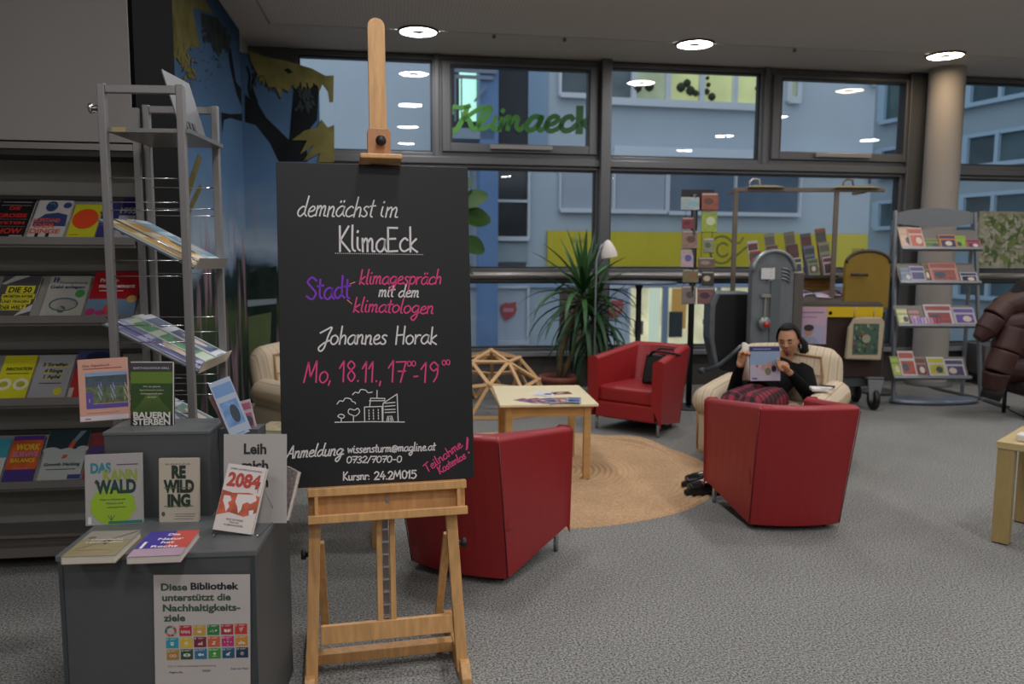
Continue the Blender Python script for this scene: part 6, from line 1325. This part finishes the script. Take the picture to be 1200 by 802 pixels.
# half shell behind it
SHM = CP @ T(cp(853, 400)[0], -.02, 0); zz = cp(853, 342)[1]; hs = .20; si = CP.inverted() @ SHM
P = [(-hs * .6, .42), (hs, .35), (hs, zz), (-hs * .75, zz), (-hs, zz - .12), (-hs, .75)]
MB().prism(P, .02, .30, M=si).build('shell', galv, t, bevel=.02); MB().prism([(x * .80 + .02, z * .96 + .02) for x, z in P], .0, .021, M=si).build('shell_inside', black, t)
MB().tube([(-.22, -.02, .42), (-.10, -.05, .48), (.02, -.10, .60), (.10, -.16, .70)], .022, 10, M=si).tube([(-.24, -.02, .42), (-.28, .04, .40)], .03, 8, M=si).build('push_bar', mat('#5c6468', .4, .5), t)
# chassis and wheels
MB().bb(x0 - .1, x1 + .02, .06, .44, .24, .34).build('chassis', mat('#4a4d50', .5, .3), t)
for xw, yw in ((cp(1024, 460)[0], .0), (cp(1024, 460)[0], .45), (x0 - .1, .0), (x0 - .1, .45)):
    MB().lathe([(.045, -.025), (.10, -.028), (.115, -.015), (.115, .015), (.10, .028), (.045, .025)], 24, M=T(xw, yw, .115) @ RY(R(90)) @ RX(0)).build('wheel', black, t)
    MB().lathe([(0, -.03), (.045, -.03), (.045, .03), (0, .03)], 14, M=T(xw, yw, .115) @ RY(R(90))).build('hub', mat('#8a8c8e', .4, .5), t)
    MB().prism([(-.06, .11), (.03, .11), (.08, .34), (-.09, .34)], -.050, -.034, M=T(xw, yw, 0)).bb(-.09, .08, -.05, .05, .33, .35, M=T(xw, yw, 0)).build('caster_fork', mat('#8b8e90', .4, .5), t)
# brochures on the cart
sets = [((920, 935), (275, 326), ['#6c6a58', '#4a3038', '#b8b090'], 'green brochures, second stack on the cart ledge'), ((940, 957), (278, 327), ['#4c5460', '#6f6480', '#7c8c6c'], 'slate brochures, third stack on the cart ledge'), ((959, 976), (271, 326), ['#8a5038', '#78846a', '#b09aa0'], 'rust brochures, rightmost stack on the cart ledge'),
        ((895, 908), (269, 318), ['#78806c', '#5c3844', '#a8a0a0'], 'first stack on the ledge, behind the grey door'), ((873, 882), (272, 312), ['#b4b0b0', '#a03838', '#3c4050'], 'white brochures beside the left frame post')]
for si_, (xs_, ys_, cs_, lb) in enumerate(sets):
    for k, c in enumerate(cs_):
        yy = .46 - .03 * k; hgt = (cp(950, ys_[0])[1] - cp(950, ys_[1])[1]); w_ = .115
        xx = cp(xs_[0] + 6, 300)[0] + .16 + .010 * k
        mag(('back leaflet', 'middle leaflet', 'front leaflet')[k] + ' of the ' + lb.replace('brochures, ', 'set, ').replace('stair-stepped ', '').replace(' on the cart ledge', ' on the ledge'), w_, hgt * (1.06 - .32 * k), CP @ T(xx + .055, yy, zs + .032) @ RX(-.10) @ RY(R(-8)), c, ['#5c584c', '#5a3430', '#3c4a44'][(k + si_) % 3], seed=k + si_, th=.006, name='leaflet', cat='leaflet', group='leaflets standing on the cart ledge')
for i, (px, c, yaw) in enumerate(((922, '#b08478', .2), (938, '#a8a4b0', -.3), (955, '#b8b0c4', .4), (968, '#a89cb8', -.2), (985, '#9a90a4', .3), (1003, '#8a6a5c', -.1), (1016, '#7a5648', .2))):
    p = cp(px, 352); mag(('leftmost pinkish', 'second pale grey', 'third lilac', 'middle mauve', 'fifth greyish', 'sixth brown', 'rightmost dark brown')[i] + ' leaflet lying on the sloped cart desk', .15, .20, CP @ T(p[0] + .05, .18 + .06 * (i % 3), z1 + .05 + .015 * (i % 3) + .002 * i) @ RX(R(13.3)) @ RZ(yaw) @ RX(R(-90)), c, ['#c8bcc8', '#8a5a68', '#6c6890'][i % 3], seed=i, th=.002, name='leaflet', cat='leaflet', group='leaflets lying on the cart desk')
x_, z_ = cp(927, 403); x2, z3 = cp(969, 360); t = thing('pink_poster', 'pale pink poster with a portrait photo on the front of the cart', 'poster', CP @ T(x_, -.02, z_)); w_, h_ = x2 - x_, z3 - z_
MB().bb(0, w_, 0, .006, 0, h_).build('sheet', mat('#b496a8', .5), t); m = MB(); m.rect(w_ * .08, h_ * .84, w_ * .9, h_ * .87, 0); m.rect(w_ * .05, 0, w_ * .95, h_ * .52, 1); m.ell(w_ * .48, h_ * .36, w_ * .13, h_ * .15, 2, -.0008); m.ell(w_ * .48, h_ * .44, w_ * .15, h_ * .09, 3, -.0010); m.poly([(w_ * .2, 0), (w_ * .8, 0), (w_ * .66, h_ * .20), (w_ * .34, h_ * .20)], 4, -.0007); m.rect(w_ * .08, h_ * .72, w_ * .7, h_ * .74, 0)
m.build('poster_print', [mat('#7a5a74', .5), mat('#9c98b0', .5), mat('#a87a68', .5), mat('#2c2220', .5), mat('#8a8ca0', .5)], t)
x_, z_ = cp(987, 420); x2, z3 = cp(1033, 372); w_, h_ = x2 - x_, z3 - z_; t = thing('tote_bag', 'cream cloth tote bag with green botanical print hanging on the cart', 'bag', CP @ T(x_, -.06, z_))
can = mat('#a89a80', .85, noise=.05, nscale=10, name='canvas')
MB().prism([(0, 0), (w_ * .95, -.01), (w_, h_ * .9), (w_ * .9, h_ * 1.02), (w_ * .2, h_ * 1.0), (w_ * .05, h_ * .75)], -.03, .03).build('body', can, t, bevel=.015)
for xx in (.28, .80): MB().tube([(w_ * xx - .03, .0, h_), (w_ * xx - .035, 0, h_ + .07), (w_ * xx, 0, h_ + .11)], .012, 6, flat=.3).build('strap', can, t)
m = MB(); rn = random.Random(4); m.rect(w_ * .16, h_ * .12, w_ * .84, h_ * .86, 0, -.034)
for i in range(34): m.ell(w_ * rn.uniform(.2, .8), h_ * rn.uniform(.17, .82), rn.uniform(.008, .026), rn.uniform(.008, .024), rn.choice((1, 2, 3, 4)), -.035 - .0002 * i, 8)
m.ell(w_ * .5, h_ * .5, .045, .045, 1, -.046, 12); m.build('bag_print', [mat('#3f5648', .8), mat('#8c8c74', .8), mat('#2c4238', .8), mat('#58704c', .8), mat('#7c4a40', .8)], t)
# ================================================================== BOOK STAND AT THE RIGHT
st = thing('book_stand', 'silver grey four-tier book stand with oval base in front of the pillar', 'stand', T(0, 0, 0))
gm2 = mat('#7d8184', .42, .4, name='stand_grey')
def leanY(z): return 8.55 + .16 * z
def sp3(px, py):
    # meet the leaning plane of the stand
    z = 1.0
    for _ in range(8): p = aty(px, py, leanY(z)); z = p.z
    return p
tl, tr2 = sp3(1049, 247), sp3(1142, 249); bl, br = atz(1036, 470), atz(1128, 466); bl = V(bl.x, 8.62, .03); br = V(br.x, 8.72, .03)
for a, b_ in ((tl, bl), (tr2, br)):
    MB().bar(a, b_, .05, .03, up=(1, 0, 0)).build('post', gm2, st, bevel=.004)
    MB().bar(a + V(0, .02, -.1), V(b_.x, b_.y + .38, .03), .04, .025, up=(1, 0, 0)).build('rear_strut', gm2, st)
d_ = (tr2 - tl); P = [(0, -.14), (d_.x * .5, -.18), (d_.x, -.14), (d_.x, -.03), (d_.x * .8, .01), (d_.x * .5, .03), (d_.x * .2, .01), (0, -.03)]
MB().prism(smooth_line(P, 2), -.012, .012, M=T(*tl) @ RZ(math.atan2(d_.y, d_.x))).build('crest', gm2, st)
bm3 = MB(); n = 30; c = (bl + br) / 2 + V(.0, .02, 0)
bm3.lathe([(0, .0), (.5, .0), (.5, .03), (.47, .04), (0, .04)], 36, M=T(c.x, c.y + .06, .012) @ RZ(.10) @ Matrix.Diagonal((1.02, .42, 1, 1))); bm3.build('base', mat('#8c98a8', .35, .5), st)
tiers = [(293, 1052, 1143, 265), (332, 1050, 1141, 305), (382, 1047, 1138, 353), (442, 1042, 1130, 409)]
tp = []
for ti, (yb_, xa2, xb2, yt_) in enumerate(tiers):
    p = sp3(xa2, yb_); q = sp3(xb2, yb_ - 1); dd = q - p; ang = math.atan2(dd.y, dd.x); L_ = math.hypot(dd.x, dd.y); hh = .24
    TMx = T(p.x, p.y - .10, p.z) @ RZ(ang) @ RX(-R(32)); tp.append((TMx, L_, p.x))
    s_ = MB().bb(0, L_, 0, .006, 0, hh + .02).build('tier', mat('#6f6a64', .5, .3), st, TMx)
    MB().bb(-.01, L_ + .01, -.035, .006, -.012, .0).bb(-.01, L_ + .01, -.040, -.035, -.012, .018).build('tier_lip', gm2, s_)
items = [
 [(0, 15, 28, '#b8a08c', '#c8a890', 'cream book at the far left of the top tier'), (10, 17, 27, '#b8a49a', '#b05840', 'cream book with an orange circle on the top tier'), (26, 19, 13, '#8c8a3c', '#4c6a3c', 'small green and yellow book on the top tier'), (44, 20, 18, '#b0764c', '#3c304c', 'orange book with a dark square on the top tier'), (62, 14, 17, '#8ca03c', '#7a9a30', 'lime green book on the top tier'), (75, 16, 12, '#a85868', '#5c2c3c', 'pink red book at the far right of the top tier')],
 [(2, 13, 18, '#7c8c98', '#5c6c80', 'grey blue book at the left of the second tier'), (13, 17, 20, '#9c98a8', '#3c3c6c', 'white and navy book on the second tier'), (29, 8, 24, '#7c6c3c', '#5c4c2c', 'narrow olive book on the second tier'), (36, 32, 25, '#b07a6c', '#8a5048', 'large salmon book in the middle of the second tier'), (70, 20, 13, '#a0a4b0', '#1c1c20', 'pale book with black mark at the right of the second tier')],
 [(1, 14, 21, '#8c9c6c', '#c8c48c', 'green and cream book at the left of the third tier'), (14, 14, 20, '#6c5450', '#a07c78', 'brown book behind the spines on the third tier'), (34, 32, 26, '#b4acb0', '#8c4440', 'large white book with red figure on the third tier'), (66, 25, 22, '#a8a0a8', '#5c4a8a', 'white and purple book at the right of the third tier')],
 [(0, 12, 25, '#6f8c3c', '#a0ac40', 'green book at the far left of the bottom tier'), (10, 19, 31, '#b8a8a8', '#9a4838', 'white book with a red figure on the bottom tier'), (27, 15, 24, '#8c6a60', '#5c4038', 'brown book on the bottom tier'), (43, 21, 24, '#b8b8b0', '#b0a83c', 'white and yellow book on the bottom tier'), (64, 23, 22, '#b4b0b8', '#4c4660', 'white book with dark picture at the right of the bottom tier')]]
for ti, row in enumerate(items):
    TMx, L_, _x = tp[ti]; u = L_ / 90.
    for i, (xo, w_, h_, c0, c1, lb) in enumerate(row):
        mag(lb + ' of the silver stand', w_ * u, h_ * .0102, TMx @ T((xo + w_ / 2) * u, -.012 - .007 * (i % 2), .004), c0, c1, seed=i + ti, th=.006, group='books on the silver four-tier stand', name='book', cat='book')
TMx, L_, _x = tp[2]; u = L_ / 90.
for i in range(9):
    o = MB().bb(-.014, .014, -.03, -.022, 0, .095).build('booklet', mat(('#9a80b0', '#b090b4', '#8a7cb8', '#a88cb8', '#b8a0b0', '#b090a0', '#b87c90', '#a84858', '#a03848')[i], .5), None, TMx @ T((17 + i * 3.7) * u, .0, .002)); tag(o, 'thin %s booklet in the row of nine on the third tier' % ('leftmost lilac', 'second mauve', 'third violet', 'fourth mauve', 'middle pale', 'sixth rosy', 'seventh pink', 'eighth red', 'rightmost dark red')[i], 'booklet', 'small booklets in a row on the third tier')
# ================================================================== BANNER, CABINET, JACKET, CABLE
a = aty(1144, 314, 9.95); b_ = aty(1215, 248, 9.95); w_, h_ = b_.x - a.x, b_.z - a.z
t = thing('leaf_picture', 'picture panel of green leaves and pale ground standing at the right window', 'picture', T(a.x, 9.95, a.z) @ RZ(.10))
MB().bb(0, w_, 0, .02, 0, h_).build('panel', mat('#8c8a74', .6, noise=.35, nscale=6), t); m = MB(); rn = random.Random(2)
for i in range(150):
    cx, cz = rn.uniform(.04, w_ - .04), rn.uniform(.04, h_ - .04); a_ = rn.uniform(0, 3.14); l_, s_ = rn.uniform(.03, .09), rn.uniform(.012, .03)
    m.poly([(cx + l_ * math.cos(a_), cz + l_ * math.sin(a_)), (cx - s_ * math.sin(a_), cz + s_ * math.cos(a_)), (cx - l_ * math.cos(a_), cz - l_ * math.sin(a_)), (cx + s_ * math.sin(a_), cz - s_ * math.cos(a_))], i % 3, -.001 - .00005 * i)
m.build('leaf_print', [mat('#4c6030', .7), mat('#68783c', .7), mat('#a0a090', .7)], t, kind='stuff')
q = atz(1140, 445); t = thing('grey_cabinet', 'grey low cabinet on short legs between book stand and jacket', 'cabinet', T(q.x - .22, q.y - .60, 0))
zc_ = aty(1140, 405, q.y - .6).z
MB().bb(0, .62, 0, .45, .14, zc_).build('body', mat('#5c5a58', .5, .2), t, bevel=.01)
for x, y in ((.05, .05), (.57, .05), (.05, .4), (.57, .4)): MB().tube([(x, y, 0), (x, y, .14)], .02, 8).build('leg', black, t)
jm = mat('#36180f', .55, noise=.15, nscale=5, name='rust_brown_nylon')
JY = 8.0
def jp(px, py, dy=0): p = aty(px, py, JY + dy); return p
jo = jp(1190, 470); t = thing('puffer_jacket', 'rust brown puffer jacket hung over a chair at the right edge', 'jacket', T(jo.x, JY, 0)); JI = t.matrix_world.inverted()
def sausage(pts, rs, name): m = MB(); m.tube([JI @ jp(*p) for p in pts], rs, 14); return remesh(m, .012, name, jm, t, 3)
segs = [([(1170, 362), (1200, 352), (1225, 360)], [.11, .16, .17]), ([(1163, 382), (1200, 378), (1228, 384)], [.12, .18, .18]), ([(1168, 408), (1200, 405), (1230, 408)], [.12, .19, .19]), ([(1172, 432), (1202, 430), (1230, 434)], [.13, .19, .18])]
for s_, r_ in segs: sausage(s_, r_, 'quilted_body')
for s_, r_ in (([(1178, 358, -.15), (1165, 372, -.17)], [.10, .12]), ([(1166, 372, -.18), (1155, 388, -.18)], [.11, .11]), ([(1157, 386, -.18), (1146, 398, -.18)], [.11, .06])): sausage(s_, r_, 'sleeve')
for s_, r_ in (([(1188, 385, -.22), (1178, 412, -.24)], [.12, .13]), ([(1178, 412, -.24), (1168, 436, -.24)], [.13, .13]), ([(1168, 436, -.24), (1163, 456, -.22)], [.13, .10])): sausage(s_, r_, 'sleeve')
m = MB(); m.tube([JI @ jp(1166, 452, -.22), JI @ jp(1160, 468, -.22)], [.10, .09], 12); m.build('cuff', mat('#14100f', .8), t)
m = MB(); m.tube([JI @ jp(1186, 352, -.02), JI @ jp(1200, 340, 0), JI @ jp(1222, 334, 0)], [.07, .11, .13], 14); remesh(m, .012, 'collar', mat('#0f0d0e', .9), t, 3)
ch = thing('stool', 'dark padded stool under the puffer jacket, mostly hidden', 'stool', T(jo.x + .25, JY + .0, 0))
MB().rbox((0, 0, .30), (.62, .5, .14), .05, 5).build('seat', mat('#241a18', .7), ch)
for x in (-.25, .25):
    for y in (-.18, .18): MB().tube([(x, y, 0), (x, y, .25)], .02, 8).build('leg', black, ch)
cab = [atz(*p) for p in ((1085, 452), (1100, 457), (1130, 464), (1155, 470), (1178, 478))]
m = MB()
for i in range(len(cab) - 1): a, b_ = cab[i], cab[i + 1]; m.bar(V(a.x, a.y, .008), V(b_.x, b_.y, .008), .10, .014)
o = m.build('cable_cover', mat('#2c2e33', .7), None); tag(o, 'flat black cable cover running across the carpet at the right', 'cable cover')
P = [atz(*p) for p in ((1178, 478), (1188, 484), (1200, 490), (1230, 505))]
o = MB().tube([V(p.x, p.y, .008) for p in P], .008, 8).build('cable', black, None); tag(o, 'thin black cable leading from the cover to the side table', 'cable')
o = MB().lathe([(0, 0), (.20, 0), (.20, .03), (.16, .045), (0, .045)], 24).build('umbrella_base', mat('#4a4c4e', .5, .3), None, T(4.35, 9.35, 0)); tag(o, 'round grey metal foot plate behind the book stand', 'base')
